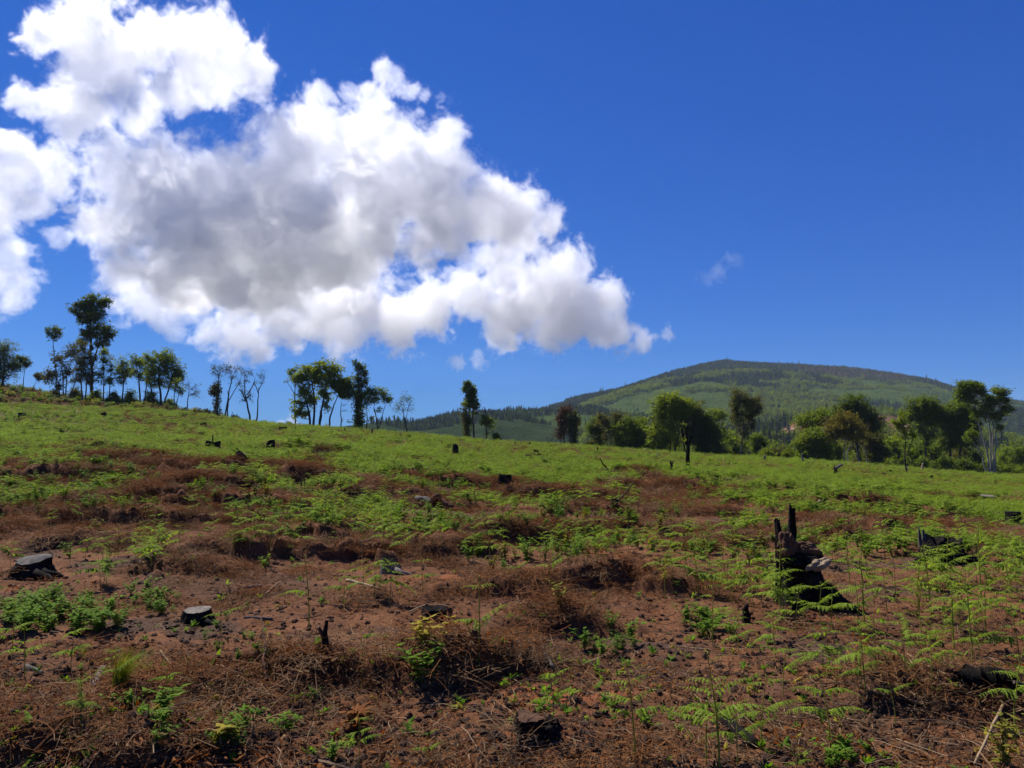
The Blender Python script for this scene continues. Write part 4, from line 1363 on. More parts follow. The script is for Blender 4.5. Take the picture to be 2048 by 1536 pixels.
def open_spots(x, y):
    """True where no scattered plant stands right before a stump"""
    ok = np.ones(len(x), bool)
    for cx, cyy, r in OPEN:
        ok &= ~((np.abs(x - cx * y / cyy) < r) & (y > cyy - 2.6 * r) & (y < cyy + .5 * r))
    return ok


def scatter_ground():
    # dead bracken and slash litter
    kinds = [tangle("t", i, 85, .32, .075, (LITTER, LITTER_G)[i % 3 == 2], wmax=.0035, leafy=110) for i in range(6)]
    x1, y1, g = area_sample(71300, 3.2, 62, seed=5)
    f, l, a, mh = cover(x1, y1)
    dens = np.clip(l * (.22 + .68 * sstep(8, 14, y1)) + sstep(.03, .12, mh), 0, 1) * (1 - .85 * f) * (1 - .6 * sstep(24, 50, y1))
    k = g.uniform(0, 1, len(x1)) < dens
    x1, y1, mh = x1[k], y1[k], mh[k]
    n = len(x1)
    e = euler(g, n, .25)
    scatter("dead_bracken_litter", np.stack([x1, y1, height(x1, y1) + .005], -1), e,
            g.uniform(.55, 1.25, n) * (1 + .7 * sstep(10, 26, y1)), g.randint(0, 6, n), kinds, "tangled brown dead bracken and leaf litter lying in windrows")
    # near fine litter
    kinds = [tangle("t", 50 + i, 26, .22, .02, (LITTER, LITTER_G)[i % 2], lmin=.03, lmax=.16, wmax=.002, leafy=36) for i in range(5)]
    x1, y1, g = sample(10350, 3.0, 16, seed=6, power=1.2)
    f, l, a, mh = cover(x1, y1)
    k = g.uniform(0, 1, len(x1)) < (.15 + .6 * l)
    x1, y1 = x1[k], y1[k]
    n = len(x1)
    scatter("leaf_litter", np.stack([x1, y1, height(x1, y1) + .002], -1), euler(g, n, .12), g.uniform(.6, 1.3, n), g.randint(0, 5, n), kinds,
            "thin brown leaf scraps and broken stalks on the soil")
    # pale straws
    kinds = [twig_mesh("s", i, STRAW, .4, .0022, .08) for i in range(4)] + [twig_mesh("s", 9 + i, LITTER_G, .5, .0035, .15) for i in range(3)]
    x1, y1, g = sample(2989, 3.0, 24, seed=7, power=1.2)
    n = len(x1)
    e = euler(g, n, .2)
    scatter("dry_straw", np.stack([x1, y1, height(x1, y1) + .02], -1), e, g.uniform(.4, 1.3, n), g.randint(0, 7, n), kinds, "pale dry straws and thin twigs strewn over the soil")
    kinds = [twig_mesh("b", 30 + i, (GREYW_T, BROWNW_T)[i % 2], .8, (.005 + .003 * (i % 3)), .16, 8, 6) for i in range(6)]
    x1, y1, g = area_sample(10350, 3.5, 40, seed=17)
    f, l, a, mh = cover(x1, y1)
    k = g.uniform(0, 1, len(x1)) < .04 + .5 * sstep(.06, .2, mh)
    x1, y1 = x1[k], y1[k]
    n = len(x1)
    e = euler(g, n, .35)
    scatter("slash_branches", np.stack([x1, y1, height(x1, y1) + .03], -1), e, g.uniform(.25, .95, n), g.randint(0, 6, n), kinds, "broken brown branches and roots caught in the slash")
    # curled rusty dead leaves on the near windrows
    kinds = []
    for i in range(4):
        rnd = random.Random(130 + i)
        V, F = [], []
        for q in range(26):
            pp = Vector((rnd.gauss(0, .10), rnd.gauss(0, .10), abs(rnd.gauss(.02, .03))))
            dd = Vector((rnd.gauss(0, 1), rnd.gauss(0, 1), rnd.gauss(-.1, .5))).normalized()
            leaflet(V, F, pp, dd, rnd.uniform(.03, .085), rnd.uniform(.008, .018), Vector((rnd.uniform(-.5, .5), rnd.uniform(-.5, .5), 1)).normalized(), 3, fold=rnd.uniform(-.9, .9))
        kinds.append(mesh_obj("d", V, F, RUST, linked=False))
    x1, y1, g = sample(2989, 3.2, 18, seed=19, power=1.1)
    mh = mound_h(x1, y1)
    k = g.uniform(0, 1, len(x1)) < .03 + .45 * sstep(.08, .2, mh) * sstep(.45, .6, fbm(x1 / .7, y1 / .7, 87, 3))
    x1, y1 = x1[k], y1[k]
    n = len(x1)
    scatter("dead_leaves", np.stack([x1, y1, height(x1, y1) + .02], -1), euler(g, n, .3), g.uniform(.5, 1.2, n), g.randint(0, 4, n), kinds, "curled rust-brown dead leaves on the slash")
    # clods
    kinds = [clod("c", i) for i in range(5)]
    x1, y1, g = sample(48299, 3.0, 20, seed=8, power=1.3)
    n = len(x1)
    s = .004 + .030 * g.uniform(0, 1, n) ** 4
    scatter("soil_clods", np.stack([x1, y1, height(x1, y1)], -1), euler(g, n, 1.), s, g.randint(0, 5, n), kinds, "crumbs and clods of brown soil")
    # seedlings
    kinds = [seedling("w", i, (WEED, WEED, FERN, YELLOW)[i % 4]) for i in range(6)]
    x1, y1, g = sample(3449, 3.0, 26, seed=9, power=1.0)
    f, l, a, mh = cover(x1, y1)
    k = g.uniform(0, 1, len(x1)) < (.15 + .85 * sstep(.5, .62, fbm(x1 / .8, y1 / .7, 61, 3)))
    x1, y1 = x1[k], y1[k]
    n = len(x1)
    scatter("weed_seedlings", np.stack([x1, y1, height(x1, y1)], -1), euler(g, n, .3), g.uniform(.5, 1.6, n), g.randint(0, 6, n), kinds, "tiny green weed seedlings dotted over the soil")
    # leafy green undergrowth on the windrows and in the middle distance
    kinds = [weed_mesh("w", 20 + i, 7, .24, .075, .24, (WEED, WEED, FERN_OLD)[i % 3]) for i in range(5)]
    x1, y1, g = area_sample(25299, 7, 44, seed=10)
    f, l, a, mh = cover(x1, y1)
    px, d = polar(x1, y1)
    dens = sstep(.5, .66, fbm(x1 / 1.6, y1 / 1.4, 63, 4)) * (.45 + .55 * (1 - sstep(600, 1300, px))) + .1 * f
    k = g.uniform(0, 1, len(x1)) < dens * sstep(8, 13, y1)
    k &= open_spots(x1, y1)
    x1, y1 = x1[k], y1[k]
    n = len(x1)
    scatter("green_undergrowth", np.stack([x1, y1, height(x1, y1)], -1), euler(g, n, .25), g.uniform(.6, 1.4, n), g.randint(0, 5, n), kinds,
            "low green weeds creeping over the brown windrows")
    # bracken of the open slope
    kinds = [fern_single("f", 300 + i, False, 2 + i % 3, .75 + .12 * (i % 3)) for i in range(6)] + [fern_single("f", 320, False, 3, .6, [FERN_STEM, FERN_OLD])]
    x1, y1, g = area_sample(39100, 8.0, 46, seed=12)
    f, l, a, mh = cover(x1, y1)
    k = g.uniform(0, 1, len(x1)) < f * (.55 + .45 * sstep(14, 28, y1))
    k &= open_spots(x1, y1)
    x1, y1 = x1[k], y1[k]
    n = len(x1)
    e = euler(g, n, .12)
    e[:, 2] = g.normal(0, .7, n) + math.pi * g.randint(0, 2, n)
    idx = g.randint(0, 6, n)
    idx[g.uniform(0, 1, n) < .06] = 6
    scatter("bracken_cover", np.stack([x1, y1, height(x1, y1)], -1), e, g.uniform(.20, .46, n), idx, kinds, "bright green bracken covering the middle of the slope")
    kinds = [fern_clump("fc", 400 + i, 6, .5, .8) for i in range(5)] + [fern_clump("fc", 410, 5, .6, .7, mats=[FERN_STEM, FERN_OLD])]
    x1, y1, g = area_sample(21275, 28, 122, umin=-1.05, umax=1.05, seed=13)
    px, d = polar(x1, y1)
    lim = np.interp(px, [-500, 0, 200, 400, 700, 1024, 1500, 2048], [88, 90, 92, 95, 97, 99, 100, 100])
    f, l, a, mh = cover(x1, y1)
    k = (g.uniform(0, 1, len(x1)) < f) & (d < lim + (fbm(x1 / 5, y1 / 5, 77, 3) - .5) * 12)
    k &= ~(sstep(.62, .68, fbm(x1 / 3.2, y1 / 4.5, 79, 3)) * g.uniform(0, 1, len(x1)) > .45 + .5 * sstep(45, 65, d))
    x1, y1 = x1[k], y1[k]
    n = len(x1)
    scatter("bracken_cover_far", np.stack([x1, y1, height(x1, y1)], -1), euler(g, n, .08), g.uniform(.26, .58, n), g.randint(0, 6, n), kinds,
            "even bright green bracken covering the upper slope up to the trees")
    # dead brown bracken showing between the green on the upper slope
    kinds = [tangle("t", 90 + i, 60, .5, .32, (LITTER, LITTER_G)[i % 2], wmin=.004, wmax=.012, lmin=.15, lmax=.6, leafy=90) for i in range(4)]
    x1, y1, g = area_sample(18400, 26, 92, umin=-1.05, umax=1.05, seed=18)
    k = g.uniform(0, 1, len(x1)) < sstep(.54, .64, fbm(x1 / 3.5, y1 / 6., 83, 4)) * .8 + .02
    x1, y1 = x1[k], y1[k]
    n = len(x1)
    scatter("dead_bracken_patches", np.stack([x1, y1, height(x1, y1)], -1), euler(g, n, .2), g.uniform(.7, 1.5, n), g.randint(0, 4, n), kinds, "rusty dead bracken showing in patches on the green upper slope")
    # brown scrub on the rim of the clearing
    kinds = [tangle("t", 80 + i, 40, .6, .45, (LITTER, LITTER_G)[i % 2], wmin=.01, wmax=.03, lmin=.2, lmax=.8, leafy=60) for i in range(4)]
    x1, y1, g = area_sample(10350, 84, 150, umin=-1.05, umax=1.05, seed=14)
    px, d = polar(x1, y1)
    lim = np.interp(px, [-500, 0, 200, 400, 700, 1024, 1500, 2048], [88, 90, 92, 95, 97, 99, 100, 100])
    rim = np.where(px < 330, 50, 9)
    k = (d > lim - 3) & (d < lim + rim)
    x1, y1 = x1[k], y1[k]
    n = len(x1)
    scatter("brown_scrub", np.stack([x1, y1, height(x1, y1)], -1), euler(g, n, .2), g.uniform(.6, 1.5, n), g.randint(0, 4, n), kinds, "brown cut scrub along the top edge of the clearing")
    kinds = [weed_mesh("w", 60 + i, 9, .5, .2, .3, (WEED, FERN_OLD)[i % 2]) for i in range(4)]
    x1, y1, g = area_sample(9200, 86, 165, umin=-1.05, umax=1.05, seed=15)
    px, d = polar(x1, y1)
    lim = np.interp(px, [-500, 0, 200, 400, 700, 1024, 1500, 2048], [88, 90, 92, 95, 97, 99, 100, 100])
    k = (d > lim) & (g.uniform(0, 1, len(d)) < np.where(px < 400, .8, .5))
    x1, y1 = x1[k], y1[k]
    n = len(x1)
    scatter("rim_weeds", np.stack([x1, y1, height(x1, y1)], -1), euler(g, n, .2), g.uniform(.8, 2.2, n), g.randint(0, 4, n), kinds, "dull green weeds and saplings on the far edge of the clearing")


scatter_ground()

# ------------------------------------------------------------------ stumps, snags, logs, stones
CHAR = rough_mat("charred_wood", [(.35, (.008, .007, .006)), (.60, (.026, .021, .018)), (.82, (.090, .070, .055))], 7, rough=.92, bump=1.0, bscale=30, dist=.04, spec=.06)
CUT = rough_mat("weathered_cut_wood", [(.3, (.075, .060, .048)), (.55, (.17, .145, .12)), (.8, (.26, .23, .195))], 14, bump=.6, bscale=60, dist=.01)
GREYW = rough_mat("grey_wood", [(.3, (.05, .042, .036)), (.7, (.17, .15, .13))], 9, bump=.8, bscale=40, dist=.02)
BROWNW = rough_mat("brown_rotten_wood", [(.3, (.055, .026, .015)), (.7, (.17, .085, .045))], 6, bump=.9, bscale=28, dist=.03)
PALEW = rough_mat("pale_split_wood", [(.3, (.16, .115, .065)), (.7, (.36, .27, .165))], 9, bump=.5, bscale=40, dist=.01)
STONE = rough_mat("grey_stone", [(.3, (.085, .070, .056)), (.7, (.20, .17, .14))], 5, bump=.6, bscale=22, dist=.02)
REDST = rough_mat("red_brown_earth_lump", [(.3, (.060, .028, .016)), (.7, (.16, .075, .04))], 5, bump=.9, bscale=22, dist=.03)


def column(rnd, w, h, top=.8, flare=.45, n=30, rings=14, jag=0.0, lean=(0, 0), ridge=.10, cap=True, slope=(0, 0), lobes=5, dome=0.0):
    """root-flared ragged column; returns side (V, F) and top (V, F). w, h in metres"""
    ph = [rnd.uniform(0, 6.28) for _ in range(6)]
    jg = [rnd.uniform(0, 1) for _ in range(n)]
    jg = [(jg[k] + .6 * jg[(k + 1) % n] + .6 * jg[k - 1]) / 2.2 for k in range(n)]
    V, F = [], []

    def pt(k, t):
        an = 2 * math.pi * k / n
        fl = flare * (1 - t) ** 3.2 * (1 + .7 * math.sin(lobes * an + ph[0]))
        r = w * .5 * (1 - (1 - top) * t + fl)
        r *= 1 + ridge * (math.sin(3 * an + ph[1] + t * 1.2) * .5 + .6 * math.sin(7 * an + ph[2] - t * 2) * .5 + .5 * math.sin(13 * an + ph[3] + 3 * t) * .5)
        nn = mnoise.noise(Vector((math.cos(an) * 2.2, math.sin(an) * 2.2, t * 3 + ph[4])))
        r *= 1 + .16 * nn
        hh = h * (1 - jag * jg[k]) + slope[0] * math.cos(an) * w * .5 + slope[1] * math.sin(an) * w * .5
        z = -.10 + (hh + .10) * t
        return Vector((math.cos(an) * r + lean[0] * h * t * t, math.sin(an) * r + lean[1] * h * t * t, z))
    for i in range(rings + 1):
        for k in range(n):
            V.append(pt(k, i / rings))
    for i in range(rings):
        for k in range(n):
            k2 = (k + 1) % n
            F.append((i * n + k, i * n + k2, (i + 1) * n + k2, (i + 1) * n + k))
    rim = V[-n:]
    c = sum(rim, Vector()) / n
    TV, TF = [], []
    steps = 5
    for s in range(steps):
        f = 1 - s / steps
        for k in range(n):
            p = c.lerp(rim[k], f)
            dip = (h * jag * .75 if jag > .15 else .0) * (1 - f ** 2)
            TV.append(p + Vector((0, 0, dome * h * (1 - f ** 2) - dip + .012 * mnoise.noise(p * 14) * (1 if s else 0))))
    for s in range(steps - 1):
        for k in range(n):
            k2 = (k + 1) % n
            TF.append((s * n + k, s * n + k2, (s + 1) * n + k2, (s + 1) * n + k))
    TF.append(tuple((steps - 1) * n + k for k in range(n)))
    return (V, F), (TV, TF)


def px_size(p, n):
    return n * p.y / FPX


def stump(px, py, w, h, label, name="tree_stump", top_mat=None, side=None, seed=0, group=None, face="cut_face", roots=2, pos=None, **kw):
    rnd = random.Random(seed * 17 + 1)
    p = pos or on_ground(px, py)
    W_, H_ = px_size(p, w), px_size(p, h) * (.72 if p.y < 16 else .85 if p.y < 28 else 1.0)
    r = empty(name, p)
    (V, F), (TV, TF) = column(rnd, W_, H_, **kw)
    mesh_obj("trunk", V, F, side or CHAR, r, smooth=True)
    mesh_obj(face, TV, TF, top_mat or CUT, r, smooth=kw.get("jag", 0) < .15)
    for i in range(roots):
        an = rnd.uniform(0, 6.28) if i else rnd.uniform(-.9, -.3)
        mb = MB()
        L_ = W_ * rnd.uniform(.75, 1.1)
        P = [Vector((math.cos(an) * W_ * .3, math.sin(an) * W_ * .3, H_ * .25)), Vector((math.cos(an) * W_ * .6, math.sin(an) * W_ * .6, H_ * .10)),
             Vector((math.cos(an + .2) * (W_ * .4 + L_ * .6), math.sin(an + .2) * (W_ * .4 + L_ * .6), .01)), Vector((math.cos(an + .2) * (W_ * .4 + L_), math.sin(an + .2) * (W_ * .4 + L_), -.06))]
        mb.tube(P, [W_ * .16, W_ * .12, W_ * .07, W_ * .03], 7)
        mb.build("root", side or CHAR, r, smooth=True)
    return tag(r, label, "tree stump", group)


def rod(points, radii, mat, name, label, cat, pos, sides=7, group=None, rough=.12, seed=0):
    """crooked stick, log or snag as one mesh; points relative to pos"""
    rnd = random.Random(seed)
    P, Rr = [], []
    for i in range(len(points) - 1):
        a, b = Vector(points[i]), Vector(points[i + 1])
        for q in range(4):
            t = q / 4
            j = radii[i] * rough * 2
            P.append(a.lerp(b, t) + Vector((rnd.uniform(-j, j), rnd.uniform(-j, j), rnd.uniform(-j, j))))
            Rr.append((radii[i] + (radii[i + 1] - radii[i]) * t) * rnd.uniform(1 - rough, 1 + rough))
    P.append(Vector(points[-1])); Rr.append(radii[-1])
    mb = MB()
    mb.tube(P, Rr, sides)
    o = mb.build(name, mat, smooth=True)
    o.location = pos
    return tag(o, label, cat, group)


def log_between(a, b, r, mat, name, label, cat="log", seed=0, lift=.6, sides=9, group=None, taper=.8):
    """a log or stick lying on the slope from pixel a to pixel b, radius in pixels; ends in a cut face"""
    A, B = on_ground(*a), on_ground(*b)
    R_ = px_size(A, r)
    c = (A + B) / 2
    up = Vector((0, 0, R_ * lift))
    return rod([A - c + up, (A + B) / 2 - c + up * 1.1, B - c + up], [R_, R_ * (1 + taper) / 2, R_ * taper], mat, name, label, cat, c, sides=sides, seed=seed, group=group)


def boulder(px, py, w, h, mat, name, label, cat, seed, pos=None):
    bm = bmesh.new()
    bmesh.ops.create_icosphere(bm, subdivisions=4, radius=1)
    s = Vector((seed * 5.3, seed * 2.1, 0))
    for v in bm.verts:
        c = v.co.copy()
        v.co *= 1 + .35 * mnoise.noise(c * 1.1 + s) + .16 * mnoise.noise(c * 2.7 + s) + .06 * mnoise.noise(c * 7 + s)
    me = bpy.data.meshes.new(name)
    bm.to_mesh(me); bm.free()
    me.materials.append(mat)
    me.polygons.foreach_set("use_smooth", [True] * len(me.polygons))
    o = link(bpy.data.objects.new(name, me))
    p = pos or on_ground(px, py)
    o.scale = (px_size(p, w) / 2, px_size(p, w) / 2 * .8, px_size(p, h) / 2)
    o.location = p + Vector((0, 0, px_size(p, h) * .3))
    return tag(o, label, cat)


# near stumps
stump(65, 1148, 74, 42, "wide charred stump with a grey rounded top at the left edge", seed=1, top=.80, flare=.5, jag=.12, dome=.22, ridge=.16, slope=(.06, .16), side=CHAR, top_mat=GREYW)
stump(394, 1246, 62, 36, "low sawn stump with a flat pale grey top on bare soil at the left", seed=2, top=.80, flare=.75, jag=.08, ridge=.18, slope=(.03, .08))
stump(1058, 1474, 58, 54, "blocky charred stump with a sawn brown top nearest the bottom edge", seed=3, top=.86, flare=.38, ridge=.3, slope=(-.12, .08), top_mat=BROWNW, jag=.10)
stump(782, 1146, 50, 34, "small slanted stump broken off to a pale wedge behind the fallen pale branch", seed=4, top=.75, flare=.3, side=GREYW, top_mat=CHAR, slope=(-.35, .2), jag=.25, roots=1)
sc_ = [o for o in COL.objects if o.name.startswith("tree_stump") and "blocky" in o.get("label", "")][0]
_w = px_size(sc_.location, 62)


def side_lump(parent, w):
    bm = bmesh.new()
    bmesh.ops.create_icosphere(bm, subdivisions=5, radius=1)
    for v in bm.verts:
        c = v.co.copy()
        v.co *= 1 + .35 * mnoise.noise(c * 1.4 + Vector((9, 2, 0))) + .22 * mnoise.noise(c * 3.3) + .1 * mnoise.noise(c * 8)
        v.co = Vector((v.co.x * w * .36, v.co.y * w * .34, v.co.z * w * .30))
    me = bpy.data.meshes.new("charred_side")
    bm.to_mesh(me); bm.free()
    me.materials.append(CHAR)
    o = link(bpy.data.objects.new("charred_side", me), parent)
    o.location = (w * .62, -.04 * w, w * .20)


side_lump(sc_, _w)
stump(872, 1242, 60, 42, "black hollow stump half buried in brown slash", seed=5, top=.9, flare=.2, jag=.4, top_mat=CHAR, roots=1)
stump(1976, 1012, 28, 20, "small sawn stump with a pale flat top among ferns near the right edge", seed=6, top=.95, flare=.15, roots=0, slope=(0, .1))
stump(2026, 1046, 26, 26, "dark square stump cut by the right edge beside a grey stone", seed=7, top=1, flare=.1, roots=0, top_mat=CHAR)
boulder(1998, 1032, 36, 18, STONE, "stone", "grey stone lying against the dark stump at the right edge", "stone", 3)

# the big burnt stump and its neighbours
pb = on_ground(1622, 1212)
rt = random.Random(5)
root = empty("burnt_stump", pb)
w_, h_ = px_size(pb, 84), px_size(pb, 88)
(V, F), (TV, TF) = column(rt, w_, h_, top=.80, flare=.42, n=40, rings=20, jag=.16, ridge=.26, slope=(-.1, .25), lean=(-.20, 0))
mesh_obj("trunk", V, F, CHAR, root, smooth=True)
mesh_obj("hollow_top", TV, TF, CHAR, root)


def chunk(nm, mat, loc, s, seed, parent, tilt=0.0):
    bm = bmesh.new()
    bmesh.ops.create_icosphere(bm, subdivisions=5, radius=1)
    sv = Vector((seed * 4.1, seed, 0))
    for v in bm.verts:
        c = v.co.copy()
        v.co *= 1 + .38 * mnoise.noise(c * 1.3 + sv) + .20 * mnoise.noise(c * 3.1 + sv) + .10 * mnoise.noise(c * 7 + sv)
        v.co = Vector((v.co.x * s[0], v.co.y * s[1], v.co.z * s[2] + tilt * v.co.x * s[0]))
    me = bpy.data.meshes.new(nm)
    bm.to_mesh(me); bm.free()
    me.materials.append(mat)
    o = link(bpy.data.objects.new(nm, me), parent)
    o.location = loc
    return o


chunk("rotten_wood", REDST, (-.50 * w_, .05 * w_, h_ * 1.26), (.22 * w_, .2 * w_, .32 * h_), 1, root)
chunk("rotten_wood", BROWNW, (-.06 * w_, .10 * w_, h_ * 1.20), (.38 * w_, .3 * w_, .20 * h_), 2, root, -.2)
chunk("charred_ledge", CHAR, (-.14 * w_, -.02 * w_, h_ * 1.0), (.46 * w_, .34 * w_, .16 * h_), 4, root)
chunk("pale_split_face", PALEW, (.06 * w_, -.36 * w_, h_ * .95), (.28 * w_, .17 * w_, .12 * h_), 3, root, .3)
for i, (ex, ey) in enumerate([(.70, -.80), (-.55, -.5), (.75, .2)]):
    mb = MB()
    mb.tube([Vector((ex * w_ * .35, ey * w_ * .35, h_ * .42)), Vector((ex * w_ * .65, ey * w_ * .65, h_ * .18)), Vector((ex * w_ * 1.0, ey * w_ * 1.0, .03)), Vector((ex * w_ * 1.3, ey * w_ * 1.25, -.05))],
            [w_ * .2, w_ * .14, w_ * .07, w_ * .03], 8)
    mb.build("root", CHAR, root, smooth=True)
for i, (dx, w0, hh, ln) in enumerate([(-.37, 20, 178, (-.03, 0)), (-.20, 23, 206, (.03, 0))]):
    rr_ = random.Random(40 + i)
    (V, F), (TV, TF) = column(rr_, px_size(pb, w0), px_size(pb, hh), top=.5, flare=.5, n=22, rings=26, jag=.16, ridge=.5, lean=ln)
    for v in V + TV:
        q = mnoise.noise(Vector((v.x * 9, v.y * 9, v.z * 7 + i * 5)))
        v.x += .022 * q
        v.y += .02 * mnoise.noise(Vector((v.x * 9 + 7, v.y * 9, v.z * 7)))
    b = mesh_obj("prong", V + TV, F + [tuple(len(V) + q for q in f) for f in TF], CHAR, root, smooth=True)
    b.location = (dx * w_ * 1.35, .48 * w_, 0)
tag(root, "biggest burnt stump with two black prongs, a rotten red-brown top and a pale split patch", "tree stump")

ph_ = on_ground(1882, 1122)
root = empty("hollow_stump", ph_)
rr_ = random.Random(9)
w_, h_ = px_size(ph_, 78), px_size(ph_, 52)
(V, F), (TV, TF) = column(rr_, w_, h_, top=.86, flare=.45, n=34, rings=16, jag=.5, ridge=.2, slope=(.1, .1))
mesh_obj("trunk", V, F, CHAR, root, smooth=True)
mesh_obj("hollow_top", TV, TF, CHAR, root)
for i, dx in enumerate((-.34, -.26)):
    mb = MB()
    mb.tube([Vector((dx * w_ * 1.2, .1, h_ * .5)), Vector((dx * w_ * 1.25, .1, h_ * (.95 + .12 * i))), Vector((dx * w_ * 1.35, .08, h_ * (1.25 - .1 * i)))], [.035, .02, .006], 6)
    mb.build("splinter", GREYW, root)
for ex, ey in ((-.8, -.3), (.8, -.5)):
    mb = MB()
    mb.tube([Vector((ex * w_ * .3, ey * w_ * .3, h_ * .3)), Vector((ex * w_ * .6, ey * w_ * .6, h_ * .13)), Vector((ex * w_ * .95, ey * w_ * .95, .02)), Vector((ex * w_ * 1.2, ey * w_ * 1.2, -.06))], [w_ * .19, w_ * .13, w_ * .07, w_ * .03], 8)
    mb.build("root", CHAR, root, smooth=True)
tag(root, "hollow burnt stump with grey splinters on its left rim, behind ferns on the right", "tree stump")

boulder(1546, 1082, 22, 15, STONE, "stone", "rounded grey stone left of the two-pronged stump", "stone", 1)
boulder(1640, 1010, 10, 7, PALEW, "wood_chip", "pale chip of wood right of the two-pronged stump", "wood chip", 2)

# dark stumps further up the slope
for i, (px, py, w, h, lab, jag, tm) in enumerate([
        (426, 906, 30, 26, "black blocky stump with a thin prong behind it on the upper left slope", .3, CHAR),
        (541, 912, 18, 34, "tall narrow black stump right of the log with a leaning stick", .3, CHAR),
        (1010, 970, 30, 28, "square black stump in ferns at the middle of the slope", .32, CHAR),
        (1020, 984, 14, 14, "low black lump just below the square black stump", .2, CHAR),
        (911, 916, 13, 30, "narrow stump with a brown broken side, uphill of the square black stump", .2, BROWNW),
        (407, 858, 15, 14, "small black stump close to the skyline on the upper left slope", .4, CHAR),
        (297, 866, 18, 9, "low flat black stump on the left upper slope, left of the skyline one", .3, CHAR),
        (357, 862, 12, 7, "tiny low black stump between the two small stumps on the left upper slope", .3, CHAR),
        (710, 932, 12, 14, "small black stump left of the pair below the ivy-clad tree", .35, CHAR),
        (741, 938, 7, 9, "very small black lump between the small stumps below the ivy-clad tree", .35, CHAR),
        (763, 903, 14, 13, "dark stump below the leaning crest tree", .3, CHAR),
        (818, 880, 13, 11, "black stump at the foot of the small almost bare tree", .3, CHAR),
        (800, 925, 14, 9, "low dark stump on the slope below the small almost bare tree", .4, CHAR),
        (978, 904, 11, 6, "flat dark stump on the even green slope below the tall slim tree", .3, CHAR),
        (1075, 915, 16, 7, "flat ragged dark stump on the even green slope in the middle", .4, CHAR),
        (1275, 918, 12, 8, "low dark stump on the green slope left of the charred trunk tree", .4, CHAR),
        (1228, 1012, 16, 16, "dark stump behind brown slash right of the middle", .3, CHAR),
        (1305, 990, 22, 13, "low dark stump half hidden in ferns left of the charred trunk tree", .3, CHAR),
        (1608, 940, 7, 7, "tiny pale-topped stump at the right field edge", .2, CUT),
        (1896, 962, 7, 6, "tiny dark stump in the right field below the tall dark tree", .3, CHAR),
        (1768, 950, 7, 6, "tiny dark stump in the right field below the low olive tree", .3, CHAR),
        (1910, 962, 12, 8, "dark splintered stump below the widest dark crown", .5, CHAR),
        (208, 835, 12, 12, "dark stump at the upper edge of the green field on the left", .4, CHAR),
        (8, 850, 16, 10, "low dark stump at the far left of the green field", .4, CHAR),
        (33, 845, 10, 6, "small dark stump right of the far-left one", .4, CHAR),
        (1880, 1040, 12, 12, "dark low stump uphill of the hollow burnt stump", .3, CHAR)]):
    stump(px, py, w, h, lab, seed=60 + i, jag=jag, top=.85, flare=.3, n=18, rings=8, top_mat=tm, roots=0, ridge=.2, face="broken_top" if jag > .15 else "cut_face")


fr = random.Random(17)
for i in range(34):
    px = fr.uniform(20, 2030)
    top = np.interp(px, [0, 300, 560, 780, 1024, 1500, 2048], [825, 842, 862, 880, 900, 928, 962])
    py = top + fr.uniform(0, 1) ** 1.3 * 62
    stump(px, py, fr.uniform(6, 15), fr.uniform(7, 16), "small blackened stump scattered on the green upper slope", seed=300 + i, jag=fr.uniform(.2, .5), top=.85, flare=.3, n=14, rings=6,
          top_mat=CHAR, roots=0, ridge=.2, face="broken_top", group="small blackened stumps scattered on the green upper slope")


def snag(px, py, h, r, lab, lean=(.1, 0), mat=None, fork=None, seed=0, name="burnt_post", cat="snag", group=None):
    p = on_ground(px, py)
    H, R_ = px_size(p, h), px_size(p, r)
    o = rod([(0, 0, -.08), (lean[0] * H * .3, 0, H * .5), (lean[0] * H, lean[1] * H, H)], [R_ * 1.25, R_, R_ * .55], mat or CHAR, name, lab, cat, p, seed=seed, rough=.2, group=group)
    if fork:
        mb = MB()
        a = Vector((lean[0] * H * .9, 0, H * fork[2]))
        b = a + Vector((px_size(p, fork[0]), 0, px_size(p, fork[1])))
        mb.tube([a, a.lerp(b, .5) + Vector((0, .02, .01)), b], [R_ * .8, R_ * .7, R_ * .5], 6)
        mb.build("branch", fork[3], o)
    return o


snag(650, 1312, 66, 6.5, "short charred forked snag standing on bare soil below the middle", (.03, 0), CHAR, fork=(-16, 40, .2, BROWNW), seed=1)
snag(1491, 1246, 34, 8, "stubby dark snag on ash-grey soil left of the biggest burnt stump", (.1, 0), CHAR, seed=2)
snag(1671, 958, 24, 4, "black post with a pale branch stub sticking out to the right in the right field", (0, 0), CHAR, fork=(15, 9, .85, GREYW), seed=3)
snag(1691, 948, 9, 3, "short dark stub leaning right of the branched post", (.7, 0), CHAR, seed=4)
snag(425, 900, 30, 1.6, "thin black prong rising behind the black blocky stump", (.0, 0), CHAR, seed=5)
snag(862, 898, 12, 1.3, "thin dark stick on the slope uphill of the narrow brown-sided stump", (0, 0), CHAR, seed=6)
snag(884, 896, 14, 1.2, "second thin dark stick right of the first, uphill of the narrow stump", (0, 0), CHAR, seed=7)
snag(1345, 945, 22, 2.4, "dark crooked stub left of the charred trunk tree", (-.15, 0), CHAR, seed=8, fork=(5, 8, .5, CHAR))
snag(1256, 930, 12, 2.2, "dark stub on the green slope below the low dense rounded tree", (0, 0), CHAR, seed=9)
snag(1605, 930, 22, 2.6, "pale-topped post at the right field edge under the fresh bushes", (0, 0), GREYW, seed=10)
snag(1530, 925, 14, 3, "grey post stub at the field edge below the palm-skirted tree", (0, 0), GREYW, seed=11)
snag(1846, 945, 18, 2.6, "pale post at the field edge below the tall dark tree", (0, 0), PALEW, seed=12)
snag(1816, 948, 12, 2.4, "pale stub left of the pale post at the right field edge", (0, 0), GREYW, seed=13)
